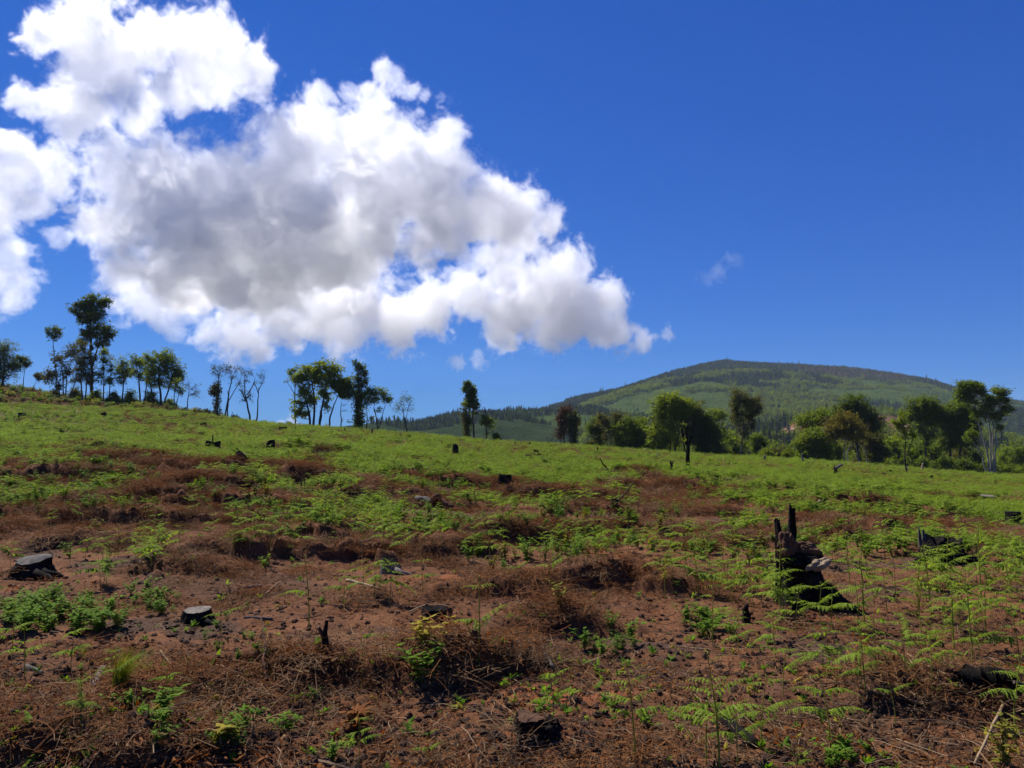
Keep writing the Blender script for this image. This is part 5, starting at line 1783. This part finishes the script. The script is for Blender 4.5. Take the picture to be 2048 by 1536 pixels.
snag(603, 985, 40, 1.6, "thin brown dead stalk standing in slash on the left slope", (.02, 0), BROWNW, seed=14)
snag(609, 985, 34, 1.3, "thinner brown dead stalk touching the standing one on the left slope", (-.02, 0), BROWNW, seed=15)
for i, (px, py, h, lab) in enumerate([(148, 835, 14, "first"), (176, 836, 10, ""), (590, 862, 8, ""), (690, 866, 10, ""), (745, 872, 14, ""), (800, 876, 9, ""), (920, 886, 8, ""), (1030, 892, 8, ""), (1060, 894, 9, ""), (1160, 905, 10, ""), (1100, 899, 8, ""), (1195, 907, 12, ""), (560, 860, 8, ""), (640, 864, 7, "")]):
    snag(px, py, h, 1.8 + (i % 3) * .5, "small burnt post sticking up along the top edge of the clearing", (random.Random(i).uniform(-.15, .15), 0), CHAR, seed=90 + i, group="burnt posts along the top edge of the clearing")

# logs, branches, sticks
log_between((834, 1004), (866, 1006), 7, GREYW, "log", "short pale log end lying in slash at the middle of the slope", seed=1)
log_between((872, 1004), (905, 1020), 6, BROWNW, "log", "brown log lying slanted right of the short pale log", seed=2)
p_ = on_ground(862, 1006)
rod([(0, 0, 0), (.12, -.02, .16), (.22, 0, .10)], [.07, .06, .045], BROWNW, "log", "bent brown branch end resting over the two logs", "log", p_, seed=3)
log_between((694, 1162), (758, 1180), 3.2, PALEW, "branch", "pale fallen branch on dark soil below the small slanted stump", "branch", seed=4, taper=.5)
log_between((203, 1345), (184, 1386), 7, GREYW, "log", "short grey piece of log on bare soil at the lower left", seed=5)
log_between((52, 1336), (84, 1350), 5, GREYW, "log", "flat grey chunk of wood on bare soil near the left edge", seed=6)
log_between((1088, 1312), (1106, 1346), 3.6, GREYW, "branch", "grey stub of branch poking out of the slash above the blocky charred stump", "branch", seed=7, lift=2.5)
log_between((1452, 1448), (1512, 1498), 12, CHAR, "log", "charred log piece half hidden by ferns at the lower right", seed=8, lift=.5)
log_between((1930, 1382), (2030, 1392), 24, CHAR, "log", "thick charred log at the right edge", seed=9, lift=1.0, sides=14)
log_between((2010, 1402), (2060, 1410), 14, BROWNW, "log", "brown burnt branch lying against the thick charred log", seed=10, lift=.6)
log_between((2008, 1420), (1950, 1540), 3.0, STRAW, "branch", "long pale stick at the lower right corner", "branch", seed=11, lift=3, taper=.7)
log_between((1780, 1390), (1860, 1412), 3, BROWNW, "branch", "brown stick lying below the sparse ferns at the lower right", "branch", seed=12)
log_between((478, 918), (500, 922), 8, BROWNW, "log", "brown log with a stick leaning over it on the upper left slope", seed=13)
p_ = on_ground(492, 924)
rod([(.1, 0, 0), (-.1, 0, .22), (-.34, 0, .42)], [.03, .028, .015], CHAR, "stick", "dark stick leaning over the brown log on the upper left slope", "stick", p_, seed=14)
p_ = on_ground(1228, 1010)
rod([(0, 0, 0), (.25, 0, .25), (.5, .05, .55)], [.028, .024, .015], BROWNW, "stick", "long slanted stick rising from slash right of the middle", "stick", p_, seed=15)
p_ = on_ground(1216, 945)
rod([(.1, 0, 0), (-.2, 0, .3), (-.35, 0, .6)], [.04, .03, .012], CHAR, "stick", "dark leaning stick on the green slope below the sparse grey tree", "stick", p_, seed=16)
log_between((1205, 948), (1238, 953), 5, CHAR, "log", "dark low log at the foot of the leaning stick on the green slope", seed=17)
log_between((1292, 908), (1322, 906), 4.5, PALEW, "log", "pale fallen trunk end at the foot of the tall bright green tree", seed=18, lift=1.5)
log_between((1300, 906), (1316, 918), 3, GREYW, "branch", "splayed grey branch under the pale fallen trunk end", "branch", seed=19, lift=1)
log_between((320, 1305), (352, 1345), 1.5, STRAW, "stalk", "long pale straw lying slanted on bare soil at the lower left", "stalk", seed=20, lift=2, sides=5)
log_between((488, 1178), (522, 1174), 3, GREYW, "branch", "short pale stick on dark soil left of the middle", "branch", seed=21)
log_between((1890, 1345), (1990, 1330), 4, BROWNW, "branch", "brown dead stem lying above the thick charred log", "branch", seed=22, lift=1.2)
log_between((487, 1238), (545, 1240), 3, GREYW, "branch", "thin grey branch on bare soil right of the low sawn stump", "branch", seed=23)
log_between((1470, 905), (1440, 915), 3, GREYW, "log", "grey log on the rim below the flat-topped pale tree", seed=24)
for i, (a, b, lab) in enumerate([((560, 1170), (530, 1195), "straw"), ((820, 1230), (850, 1215), "straw"), ((960, 1300), (930, 1330), "straw"), ((1180, 1330), (1210, 1318), "straw")]):
    log_between(a, b, 1.6, STRAW, "stalk", "pale dry stalk lying loose on the brown slash in the foreground", "stalk", seed=30 + i, sides=5, lift=3, group="loose pale stalks in the foreground")

# ------------------------------------------------------------------ bracken plants one can count
HERO = [  # px, py of the foot, height in px, tiers, label
    (1270, 1528, 190, 4, "tall slim fern with stacked side fronds at the bottom, right of the blocky charred stump"),
    (1106, 1452, 104, 2, "fern with two curled arms standing right behind the blocky charred stump"),
    (1098, 1398, 45, 1, "short curled fern shoot behind the blocky charred stump"),
    (1440, 1545, 220, 4, "tallest fern of the lower right group, in front of the charred log piece"),
    (1412, 1530, 150, 3, "fern with wide low fronds at the left of the lower right group"),
    (1522, 1500, 138, 2, "bare-stemmed fern with a forked curled top right of the charred log piece"),
    (1475, 1535, 120, 2, "short fern in the middle of the lower right group"),
    (1662, 1506, 150, 3, "single neat fern with two tiers of fronds on brown soil at the lower right"),
    (1792, 1455, 78, 1, "small forked fern shoot above the brown stick at the lower right"),
    (958, 1332, 165, 2, "wide-armed fern rising from the slash at the middle of the foreground"),
    (718, 1540, 100, 3, "fern with drooping arms at the bottom edge, left of the middle"),
    (856, 1535, 70, 2, "small curled fern at the bottom edge, in the middle"),
    (162, 1470, 104, 2, "fern with two short arms and a bare tip at the lower left"),
    (231, 1388, 84, 2, "fern with a wide pale frond beside the feathery grass tuft"),
    (24, 1312, 95, 2, "thin pale fern shoot at the left edge"),
    (333, 1425, 80, 1, "single bare curled shoot on the lower left soil"),
    (442, 1268, 70, 2, "fern with upswept fronds right behind the low sawn stump"),
    (618, 1255, 135, 2, "lone tall fern with fronds at its tip, above the forked snag"),
    (725, 1360, 95, 1, "curled bare shoot in the slash left of the yellow plant"),
    (845, 1190, 70, 2, "fern with level fronds right of the small slanted stump"),
    (1098, 1178, 85, 2, "fern with a tufted crown on open soil right of the middle"),
    (1035, 1165, 55, 2, "low fern with a tight tip on open soil at the middle"),
    (1425, 1285, 120, 3, "fern with dense layered fronds left of the stubby dark snag"),
    (1477, 1308, 70, 2, "small fern with spread arms below the stubby dark snag"),
    (1566, 1392, 90, 2, "fern with short curled arms on bare soil below the biggest burnt stump"),
    (1730, 1385, 130, 3, "fern with one long sweeping frond, below the root of the biggest burnt stump"),
    (1718, 1260, 90, 2, "fern with a curled wide top beside the root of the biggest burnt stump"),
    (1664, 1262, 88, 3, "slim fern in front of the biggest burnt stump, on its right"),
    (1592, 1268, 84, 3, "slim fern in front of the biggest burnt stump, on its left"),
    (1640, 1250, 80, 2, "fern leaning over the dark face of the biggest burnt stump"),
    (1568, 1240, 96, 3, "broad fern at the left foot of the biggest burnt stump"),
    (1560, 1215, 120, 3, "fern whose fronds cover the left edge of the biggest burnt stump"),
    (1728, 1255, 150, 3, "tall slender fern right of the biggest burnt stump"),
    (1945, 1330, 170, 4, "lush dense fern in the group below the hollow burnt stump"),
    (1908, 1300, 150, 4, "left fern of the lush group below the hollow burnt stump"),
    (1972, 1275, 130, 3, "right fern of the lush group below the hollow burnt stump"),
    (1865, 1380, 110, 3, "fern with level fronds left of the thick charred log"),
    (1810, 1335, 90, 2, "fern with small curled arms, left of the lush group"),
    (2030, 1478, 170, 3, "tall fern with thick stem in front of the thick charred log at the right edge"),
    (2040, 1340, 120, 3, "fern cut by the right edge above the thick charred log"),
    (1838, 1215, 110, 3, "fern with drooping layered fronds in front of the hollow burnt stump"),
    (1862, 1235, 130, 3, "dense fern below the left root of the hollow burnt stump"),
    (1962, 1195, 140, 4, "tall dark feathery fern right of the hollow burnt stump"),
    (1895, 1160, 90, 3, "fern partly hiding the front of the hollow burnt stump"),
    (1700, 1180, 100, 3, "fern midway between the two large burnt stumps"),
    (1372, 1140, 95, 3, "fern on the edge of the open soil left of the grey stone"),
    (1190, 1118, 80, 3, "fern with slanting fronds in front of a brown slash bank right of the middle"),
    (1170, 1110, 70, 3, "smaller fern left of the slanting one by the brown slash bank"),
    (140, 1130, 42, 2, "low flat frond right of the wide charred stump at the left edge"),
    (205, 1118, 55, 3, "fern with wide level fronds behind the wide charred stump's clearing"),
    (360, 1110, 60, 3, "fern with a flat leaning frond above the low sawn stump"),
    (540, 1110, 75, 3, "fern with level fronds on the red earth bank at the left"),
    (1595, 1560, 60, 2, "small leafy fern at the bottom edge, right of the middle"),
]


def fern_thing(px, py, hpx, tiers, label, seed, group=None):
    p = on_ground(px, py)
    hm = px_size(p, hpx)
    st, pin = fern_parts(seed, True, tiers, spread=.52 if hm > .45 else .64, h=1.0, curl=True, face=0.0)
    r = empty("bracken_fern", p, 0, hm)
    st.build("stem", FERN_STEM, r)
    for V, F in pin:
        mesh_obj("frond", V, F, FERN, r)
    return tag(r, label, "fern", group)


for i, (px, py, hp, ti, lab) in enumerate(HERO):
    fern_thing(px, py, hp, ti, lab, 700 + i)

# further single plants, copied from a few kinds
proto = []
for s in range(7):
    st, pin = fern_parts(900 + s, True, (2, 3, 3, 4, 2, 3, 3)[s], spread=(.8, .7, .62, .6, .9, .7, .66)[s])
    r = empty("bracken_fern", (0, 0, 0))
    st.build("stem", FERN_STEM, r)
    for V, F in pin:
        mesh_obj("frond", V, F, FERN_OLD if s == 5 else FERN, r)
    proto.append(r)
ZONES = [  # px range, py range, how many, label
    (1480, 2060, 1290, 1400, 14, "young fern on the brown soil between the biggest burnt stump and the bottom right corner"),
    (1460, 1740, 1120, 1260, 26, "fern in the loose stand around the biggest burnt stump"),
    (1740, 2060, 1110, 1300, 36, "fern in the thick stand around the hollow burnt stump"),
    (1740, 2060, 1040, 1110, 24, "fern in the green belt uphill of the hollow burnt stump"),
    (1330, 1560, 1080, 1200, 26, "fern on the open slope left of the grey stone"),
    (1080, 1340, 1050, 1130, 22, "fern along the brown slash banks right of the middle"),
    (880, 1080, 1030, 1130, 14, "fern scattered over the brown slash at the middle of the slope"),
    (640, 880, 1030, 1130, 22, "fern growing in the brown slash left of the middle"),
    (420, 700, 1020, 1110, 24, "fern in the green patches above the red earth bank on the left"),
    (60, 420, 1010, 1120, 22, "fern scattered over the left slope uphill of the sawn stump"),
    (1380, 1560, 1260, 1340, 4, "small fern on the bare soil below the stubby dark snag"),
    (560, 1000, 1150, 1240, 6, "small fern on the dark soil around the half-buried black stump"),
    (20, 300, 1330, 1500, 4, "small fern shoot on the lower left soil"),
]
zr = random.Random(3)
used = set()
for zi, (x0, x1, y0, y1, n, lab) in enumerate(ZONES):
    cl = [(zr.uniform(x0, x1), zr.uniform(y0, y1)) for _ in range(max(2, n // 4))]
    for k in range(n):
        c = zr.choice(cl)
        px, py = (zr.gauss(c[0], 34), zr.gauss(c[1], 12)) if zr.random() < .7 else (zr.uniform(x0, x1), zr.uniform(y0, y1))
        px, py = min(max(px, x0), x1), min(max(py, y0), y1)
        if 1568 < px < 1695 and 1180 < py < 1265:
            px += 150 if px > 1630 else -120
        s = zr.randrange(7)
        p = on_ground(px, py)
        hm = zr.uniform(.22, .46) * (.8 if y0 > 1240 else 1)
        if s not in used:
            used.add(s)
            r = proto[s]
        else:
            r = proto[s].copy()
            COL.objects.link(r)
            for ch in proto[s].children:
                c2 = ch.copy()
                COL.objects.link(c2)
                c2.parent = r
        r.location = p
        r.scale = (hm, hm, hm)
        r.rotation_euler = (zr.uniform(-.08, .08), zr.uniform(-.08, .08), zr.gauss(0, .6) + (math.pi if zr.random() < .5 else 0))
        tag(r, lab, "fern", lab.replace("fern", "ferns", 1))
for s in range(7):
    if s not in used:
        for ch in list(proto[s].children):
            bpy.data.objects.remove(ch)
        bpy.data.objects.remove(proto[s])

# ------------------------------------------------------------------ other single plants
weeds = [weed_mesh("leafy_weed", 500 + i, 7, .26, .085, .27, WEED, lie=.9) for i in range(5)]


def put(src, px, py, s, label, cat, group=None, rz=None, first=[]):
    o = src.copy()
    COL.objects.link(o)
    p = on_ground(px, py)
    o.location = p
    o.scale = (s, s, s)
    o.rotation_euler = (0, 0, zr.uniform(0, 6.28) if rz is None else rz)
    return tag(o, label, cat, group)


for k in range(52):   # the leafy patch on the left
    a, rr_ = zr.uniform(0, 6.28), math.sqrt(zr.random())
    px, py = 125 + 130 * rr_ * math.cos(a), 1238 + 34 * rr_ * math.sin(a)
    put(weeds[k % 5], px, py, zr.uniform(.45, .95), "bright green leafy weed in the dense patch at the left edge", "weed", "leafy weeds in the patch on the left")
for k in range(12):
    put(weeds[k % 5], zr.gauss(300, 40), zr.gauss(1205, 10), zr.uniform(.4, .8), "small leafy weed trailing right from the dense patch at the left", "weed", "small weeds right of the leafy patch")
for k in range(10):
    put(weeds[k % 5], zr.gauss(1400, 22), zr.gauss(1250, 16), zr.uniform(.5, .9), "leafy dark green weed in the slash hollow left of the stubby dark snag", "weed", "weeds left of the stubby snag")
for k in range(9):
    put(weeds[k % 5], zr.gauss(1230, 26), zr.gauss(1290, 14), zr.uniform(.4, .7), "leafy weed on the slash bank above the fern with two curled arms", "weed", "weeds on the slash bank right of the middle")
for k in range(12):
    put(weeds[k % 5], zr.uniform(240, 700), zr.uniform(1400, 1530), zr.uniform(.35, .75), "small leafy weed in the dark slash along the bottom left", "weed", "weeds in the bottom left slash")
for k in range(8):
    put(weeds[k % 5], zr.uniform(400, 560), zr.uniform(1255, 1330), zr.uniform(.25, .45), "small weed on the bare soil around the low sawn stump", "weed", "weeds around the low sawn stump")
for k in range(6):
    put(weeds[k % 5], zr.gauss(1700, 30), zr.gauss(1525, 8), zr.uniform(.35, .6), "low weed along the bottom edge under the neat two-tiered fern", "weed", "weeds along the bottom edge on the right")

yw = weed_mesh("yellowing_plant", 601, 8, .42, .12, .3, YELLOW, lie=.5)
put(yw, 858, 1322, .8, "yellowing broad-leaved plant drooping on the slash in the middle foreground", "plant")
gw = weed_mesh("green_plant", 602, 7, .36, .11, .2, WEED, lie=.7)
put(gw, 842, 1362, .9, "fresh green narrow-leaved plant just below the yellowing plant", "plant")
ry = weed_mesh("rusty_plant", 603, 6, .34, .10, .32, RUST, lie=.4)
put(ry, 712, 1475, .85, "rust-coloured wilted plant behind the drooping-armed fern at the bottom", "plant")
yl = weed_mesh("yellow_sprout", 604, 2, .12, .09, .6, YELLOW, lie=.3)
put(yl, 446, 1482, .9, "single bright yellow-leaved sprout in the dark slash at the bottom left", "plant")
yg = weed_mesh("yellow_green_plant", 605, 6, .40, .10, .25, FERN_OLD, lie=.3)
put(yg, 1118, 1215, .7, "thin yellow-green plant on the slash at the middle right", "plant")
put(yg, 2010, 1540, .8, "yellow-green leafy plant in the bottom right corner", "plant")


def grass_tuft(px, py, h, label, seed, n=160, lean=(.35, 0), mat=None):
    rnd = random.Random(seed)
    p = on_ground(px, py)
    H = px_size(p, h)
    V, F = [], []
    for i in range(n):
        a = rnd.uniform(0, 6.28)
        b0 = Vector((math.cos(a), math.sin(a), 0)) * rnd.uniform(0, .16 * H)
        d = Vector((math.cos(a) * .3 + lean[0], math.sin(a) * .3 + lean[1], 0)) * H * rnd.uniform(.4, 1.1)
        hh = H * rnd.uniform(.5, 1.05)
        s = Vector((-math.sin(a), math.cos(a), 0)) * rnd.uniform(.0008, .0022)
        b = len(V)
        for k in range(5):
            t = k / 4
            c = b0 + d * t * t + Vector((0, 0, hh * (t - .22 * t * t)))
            V.append(c + s * (1 - .8 * t)); V.append(c - s * (1 - .8 * t))
        for k in range(4):
            F.append((b + 2 * k, b + 2 * k + 1, b + 2 * k + 3, b + 2 * k + 2))
    o = mesh_obj("grass_tuft", V, F, mat or GRASS)
    o.location = p
    return tag(o, label, "grass")


grass_tuft(238, 1378, 92, "feathery pale green grass tuft leaning right on the lower left soil", 1, 420, (.38, 0))
grass_tuft(42, 1000, 34, "upright yellow-green grass tuft on the left slope", 2, 150, (.03, 0))
grass_tuft(232, 1050, 20, "small yellowish grass tuft on the left slope, right of the upright one", 3, 120, (.05, 0), STRAW)
grass_tuft(165, 1318, 40, "thin spray of pale grass blades on soil at the left", 4, 26, (.1, 0))

# ------------------------------------------------------------------ clouds: real volumes high above the valley
def gn_node(t, typ, **kw):
    n = t.nodes.new(typ)
    for k, v in kw.items():
        setattr(n, k, v)
    return n


def cloud_material(name, dens, aniso=0.55):
    m = bpy.data.materials.new(name)
    m.use_nodes = True
    t = m.node_tree
    t.nodes.clear()
    out = t.nodes.new("ShaderNodeOutputMaterial")
    pv = t.nodes.new("ShaderNodeVolumePrincipled")
    pv.inputs["Color"].default_value = (1, 1, 1, 1)
    pv.inputs["Anisotropy"].default_value = aniso
    pv.inputs["Density Attribute"].default_value = "density"
    pv.inputs["Density"].default_value = dens
    t.links.new(pv.outputs[0], out.inputs["Volume"])
    return m


def make_cloud(name, label, blobs, depth, voxel, mat, freq=1 / 190.0, amp=2.5, thick=1.25, seed=0.0, gain=4.2, bias=-0.09, soft=1.25):
    """blobs: (px, py, radius in px, depth offset in m). One volume grid: soft union of puffs torn by fractal noise."""
    pts = []
    for b in blobs:
        px, py, r = b[:3]
        y = depth + (b[3] if len(b) > 3 else 0.0)
        c = at_depth(px, py, y)
        pts.append((c, r * y / FPX, thick * (b[4] if len(b) > 4 else 1.0)))
    lo = Vector([min(c[i] - r * (th if i == 1 else 1) * 1.4 for c, r, th in pts) for i in range(3)])
    hi = Vector([max(c[i] + r * (th if i == 1 else 1) * 1.4 for c, r, th in pts) for i in range(3)])
    base = (lo + hi) / 2
    t = bpy.data.node_groups.new(name + "_field", 'GeometryNodeTree')
    t.interface.new_socket("Geometry", in_out='OUTPUT', socket_type='NodeSocketGeometry')
    t.interface.new_socket("Geometry", in_out='INPUT', socket_type='NodeSocketGeometry')
    L = t.links.new
    out = gn_node(t, 'NodeGroupOutput')
    pos = gn_node(t, 'GeometryNodeInputPosition').outputs[0]
    # large scale swirl of the sampling position
    nz = gn_node(t, 'ShaderNodeTexNoise', noise_dimensions='3D')
    nz.inputs['Scale'].default_value = freq * 0.6
    nz.inputs['Detail'].default_value = 1.0
    off = gn_node(t, 'ShaderNodeVectorMath', operation='ADD')
    L(pos, off.inputs[0]); off.inputs[1].default_value = (seed * 911, seed * 377, seed * 131)
    L(off.outputs[0], nz.inputs['Vector'])
    acc = None
    for c, r, th in pts:
        c = c - base
        s = gn_node(t, 'ShaderNodeVectorMath', operation='SUBTRACT')
        L(pos, s.inputs[0]); s.inputs[1].default_value = c
        m = gn_node(t, 'ShaderNodeVectorMath', operation='MULTIPLY')
        L(s.outputs[0], m.inputs[0]); m.inputs[1].default_value = (1 / r, 1 / (r * th), 1 / r)
        ln = gn_node(t, 'ShaderNodeVectorMath', operation='LENGTH')
        L(m.outputs[0], ln.inputs[0])
        f = gn_node(t, 'ShaderNodeMath', operation='SUBTRACT')
        f.inputs[0].default_value = 1.0
        L(ln.outputs['Value'], f.inputs[1])
        if acc is None:
            acc = f.outputs[0]
        else:
            mx = gn_node(t, 'ShaderNodeMath', operation='SMOOTH_MAX')
            L(acc, mx.inputs[0]); L(f.outputs[0], mx.inputs[1]); mx.inputs[2].default_value = 0.25
            acc = mx.outputs[0]
    # fractal tearing
    fb = gn_node(t, 'ShaderNodeTexNoise', noise_dimensions='3D')
    fb.inputs['Scale'].default_value = freq
    fb.inputs['Detail'].default_value = 7.0
    fb.inputs['Roughness'].default_value = 0.75
    fb.inputs['Distortion'].default_value = 0.3
    L(off.outputs[0], fb.inputs['Vector'])
    a = gn_node(t, 'ShaderNodeMath', operation='MULTIPLY_ADD')
    L(fb.outputs[0], a.inputs[0]); a.inputs[1].default_value = amp * 2; a.inputs[2].default_value = -amp + bias
    b = gn_node(t, 'ShaderNodeMath', operation='ADD')
    L(acc, b.inputs[0]); L(a.outputs[0], b.inputs[1])
    g = gn_node(t, 'ShaderNodeMath', operation='MULTIPLY', use_clamp=True)
    L(b.outputs[0], g.inputs[0]); g.inputs[1].default_value = gain
    pw = gn_node(t, 'ShaderNodeMath', operation='POWER')
    L(g.outputs[0], pw.inputs[0]); pw.inputs[1].default_value = soft
    vc = gn_node(t, 'GeometryNodeVolumeCube')
    L(pw.outputs[0], vc.inputs['Density'])
    vc.inputs['Min'].default_value = lo - base
    vc.inputs['Max'].default_value = hi - base
    for i, ax in enumerate('XYZ'):
        vc.inputs['Resolution ' + ax].default_value = max(8, int((hi[i] - lo[i]) / voxel))
    sm = gn_node(t, 'GeometryNodeSetMaterial')
    sm.inputs['Material'].default_value = mat
    L(vc.outputs[0], sm.inputs[0]); L(sm.outputs[0], out.inputs[0])
    vd = bpy.data.volumes.new(name)
    vd.materials.append(mat)
    o = bpy.data.objects.new(name, vd)
    o.location = base
    COL.objects.link(o)
    md = o.modifiers.new("volume", 'NODES')
    md.node_group = t
    o["label"] = label
    o["category"] = "cloud"
    return o


CM = cloud_material("cloud_vapour", 0.0115, 0.5)
CMT = cloud_material("thin_cloud_vapour", 0.010, 0.7)
# puffs: px, py, radius (photograph pixels), distance offset (m), depth factor
make_cloud("cloud", "tall white cumulus lobe at the top of the sky, uppermost of the big cloud bank",
    [(90,60,60,0,.7),(160,60,80,0,.7),(230,85,85,0,.8),(300,95,80,0,.8),(400,115,85,0,.9),(470,115,65,0,.9),(515,150,42,0,.9),(430,45,32,0,.6),
     (100,185,58,0,.6),(170,150,80,0,.7),(260,165,75,0,.8),(350,165,60,0,.9),(410,170,50,0,.9),(50,205,40,0,.6),(190,215,62,0,.7),(130,250,40,0,.6),(265,235,46,0,.6)],
    3000, 5.0, CM, seed=1)
make_cloud("cloud", "huge white cumulus with a grey shaded base, largest cloud in the sky",
    [(20,320,70,0,.5),(95,330,70,0,.5),(200,345,85,0,.4),(300,345,80,0,.5),(290,430,112,0,.5),(215,460,85,0,.4),(400,385,105,0,.8),(450,480,130,0,1.6),
     (350,540,75,0,1.6),(520,430,120,0,1.6),(560,525,90,0,1.8),(600,350,115,0,.9),(655,265,80,0,.7),(630,200,40,0,.6),(705,285,95,0,.8),(745,230,50,0,.6),
     (790,275,66,0,.7),(850,310,60,0,.8),(880,340,80,0,1.1),(905,270,38,0,.7),(750,400,120,0,1.1),(870,400,92,0,1.4),(965,418,64,0,1.3),(1035,440,62,0,1.4),
     (1090,440,40,0,1.2),(650,480,105,0,1.6),(765,475,62,0,1.2),(830,490,60,0,1.),(905,475,52,0,1.),(55,405,52,0,.5),(0,425,55,0,.5),(245,545,60,0,.7),(470,560,70,0,1.8)],
    3000, 5.0, CM, seed=2)
make_cloud("cloud", "low white cumulus strip with a rounded right end above the mountain's left ridge",
    [(560,615,70,0,.8),(620,625,80,0,.8),(700,605,80,0,1.),(780,620,80,0,1.),(860,618,58,0,1.),(700,655,45,0,1.),(800,660,40,0,1.),(470,670,62,0,.6),(515,695,44,0,.6),
     (430,660,36,0,.6),(940,592,54,0,1.),(1000,556,54,0,1.),(1050,545,65,0,1.),(1100,570,80,0,1.2),(1050,610,72,0,1.2),(1160,610,66,0,1.2),(1205,592,50,0,1.),
     (1140,645,44,0,1.5),(1205,655,40,0,1.5),(1010,650,50,0,1.2),(1100,664,34,0,1.3),(1245,676,32,0,1.),(1285,684,24,0,1.)],
    4200, 7.0, CM, freq=1/240.0, seed=3)
make_cloud("cloud", "small detached white cloud above the right shoulder of the biggest cloud",
    [(765,140,24,0,.7),(795,160,34,0,.7),(825,182,32,0,.7),(845,190,20,0,.7),(760,200,24,0,.6),(735,180,20,0,.6)], 3000, 4.5, CMT, freq=1/140.0, seed=4)
make_cloud("cloud", "torn white cloud cut by the left edge of the photo below the biggest cloud",
    [(0,500,62,0,.6),(-30,560,70,0,.6),(20,560,50,0,.6),(-40,480,80,0,.6),(120,470,36,0,.5)], 3000, 5.0, CMT, freq=1/170.0, seed=5)
make_cloud("cloud", "ragged scraps of cloud hanging under the left end of the grey cloud base",
    [(275,590,52,0,.6),(330,610,48,0,.6),(385,605,40,0,.6),(345,650,30,0,.5)], 3400, 5.0, CMT, freq=1/170.0, seed=6)
make_cloud("cloud", "two tiny white cloud wisps low in the sky left of the mountain",
    [(918,724,20,0,.6),(955,724,20,0,.6)], 4200, 5.0, CMT, freq=1/140.0, seed=7)
make_cloud("cloud", "tiny wisp trailing off the right tip of the low cloud strip",
    [(1335,667,20,0,.6),(1310,674,16,0,.6)], 4200, 5.0, CMT, freq=1/140.0, seed=8)
make_cloud("cloud", "faint thin wisp alone in the blue sky above the mountain",
    [(1440,540,40,0,.25),(1475,530,26,0,.25),(1410,560,26,0,.25)], 4200, 5.0, cloud_material("thin_vapour", 0.0035, 0.6), freq=1/160.0, seed=9, bias=-.2, gain=2.)
make_cloud("cloud", "low white cloud top just showing over the crest left of the big dense tree",
    [(560,852,17,0,.8),(585,848,14,0,.8),(535,856,15,0,.8)], 5200, 8.0, CM, freq=1/200.0, seed=10)

# ------------------------------------------------------------------ the air between the camera and the mountain
def build_haze(density):
    m = bpy.data.materials.new("haze_air")
    m.use_nodes = True
    t = m.node_tree
    t.nodes.clear()
    out = t.nodes.new("ShaderNodeOutputMaterial")
    pv = t.nodes.new("ShaderNodeVolumePrincipled")
    pv.inputs["Color"].default_value = (.62, .78, 1.0, 1)
    pv.inputs["Density"].default_value = density
    pv.inputs["Anisotropy"].default_value = 0.0
    t.links.new(pv.outputs[0], out.inputs["Volume"])
    X0, X1, Y0, Y1, Z0, Z1 = -2600, 3000, -300, 3100, -140, 215
    V = [(x, y, z) for z in (Z0, Z1) for y in (Y0, Y1) for x in (X0, X1)]
    F = [(0, 2, 3, 1), (4, 5, 7, 6), (0, 1, 5, 4), (2, 6, 7, 3), (0, 4, 6, 2), (1, 3, 7, 5)]
    o = mesh_obj("haze", V, F, m)
    o["kind"] = "stuff"
    o["label"] = "thin blue haze between the clearing and the mountain"


build_haze(0.0001)
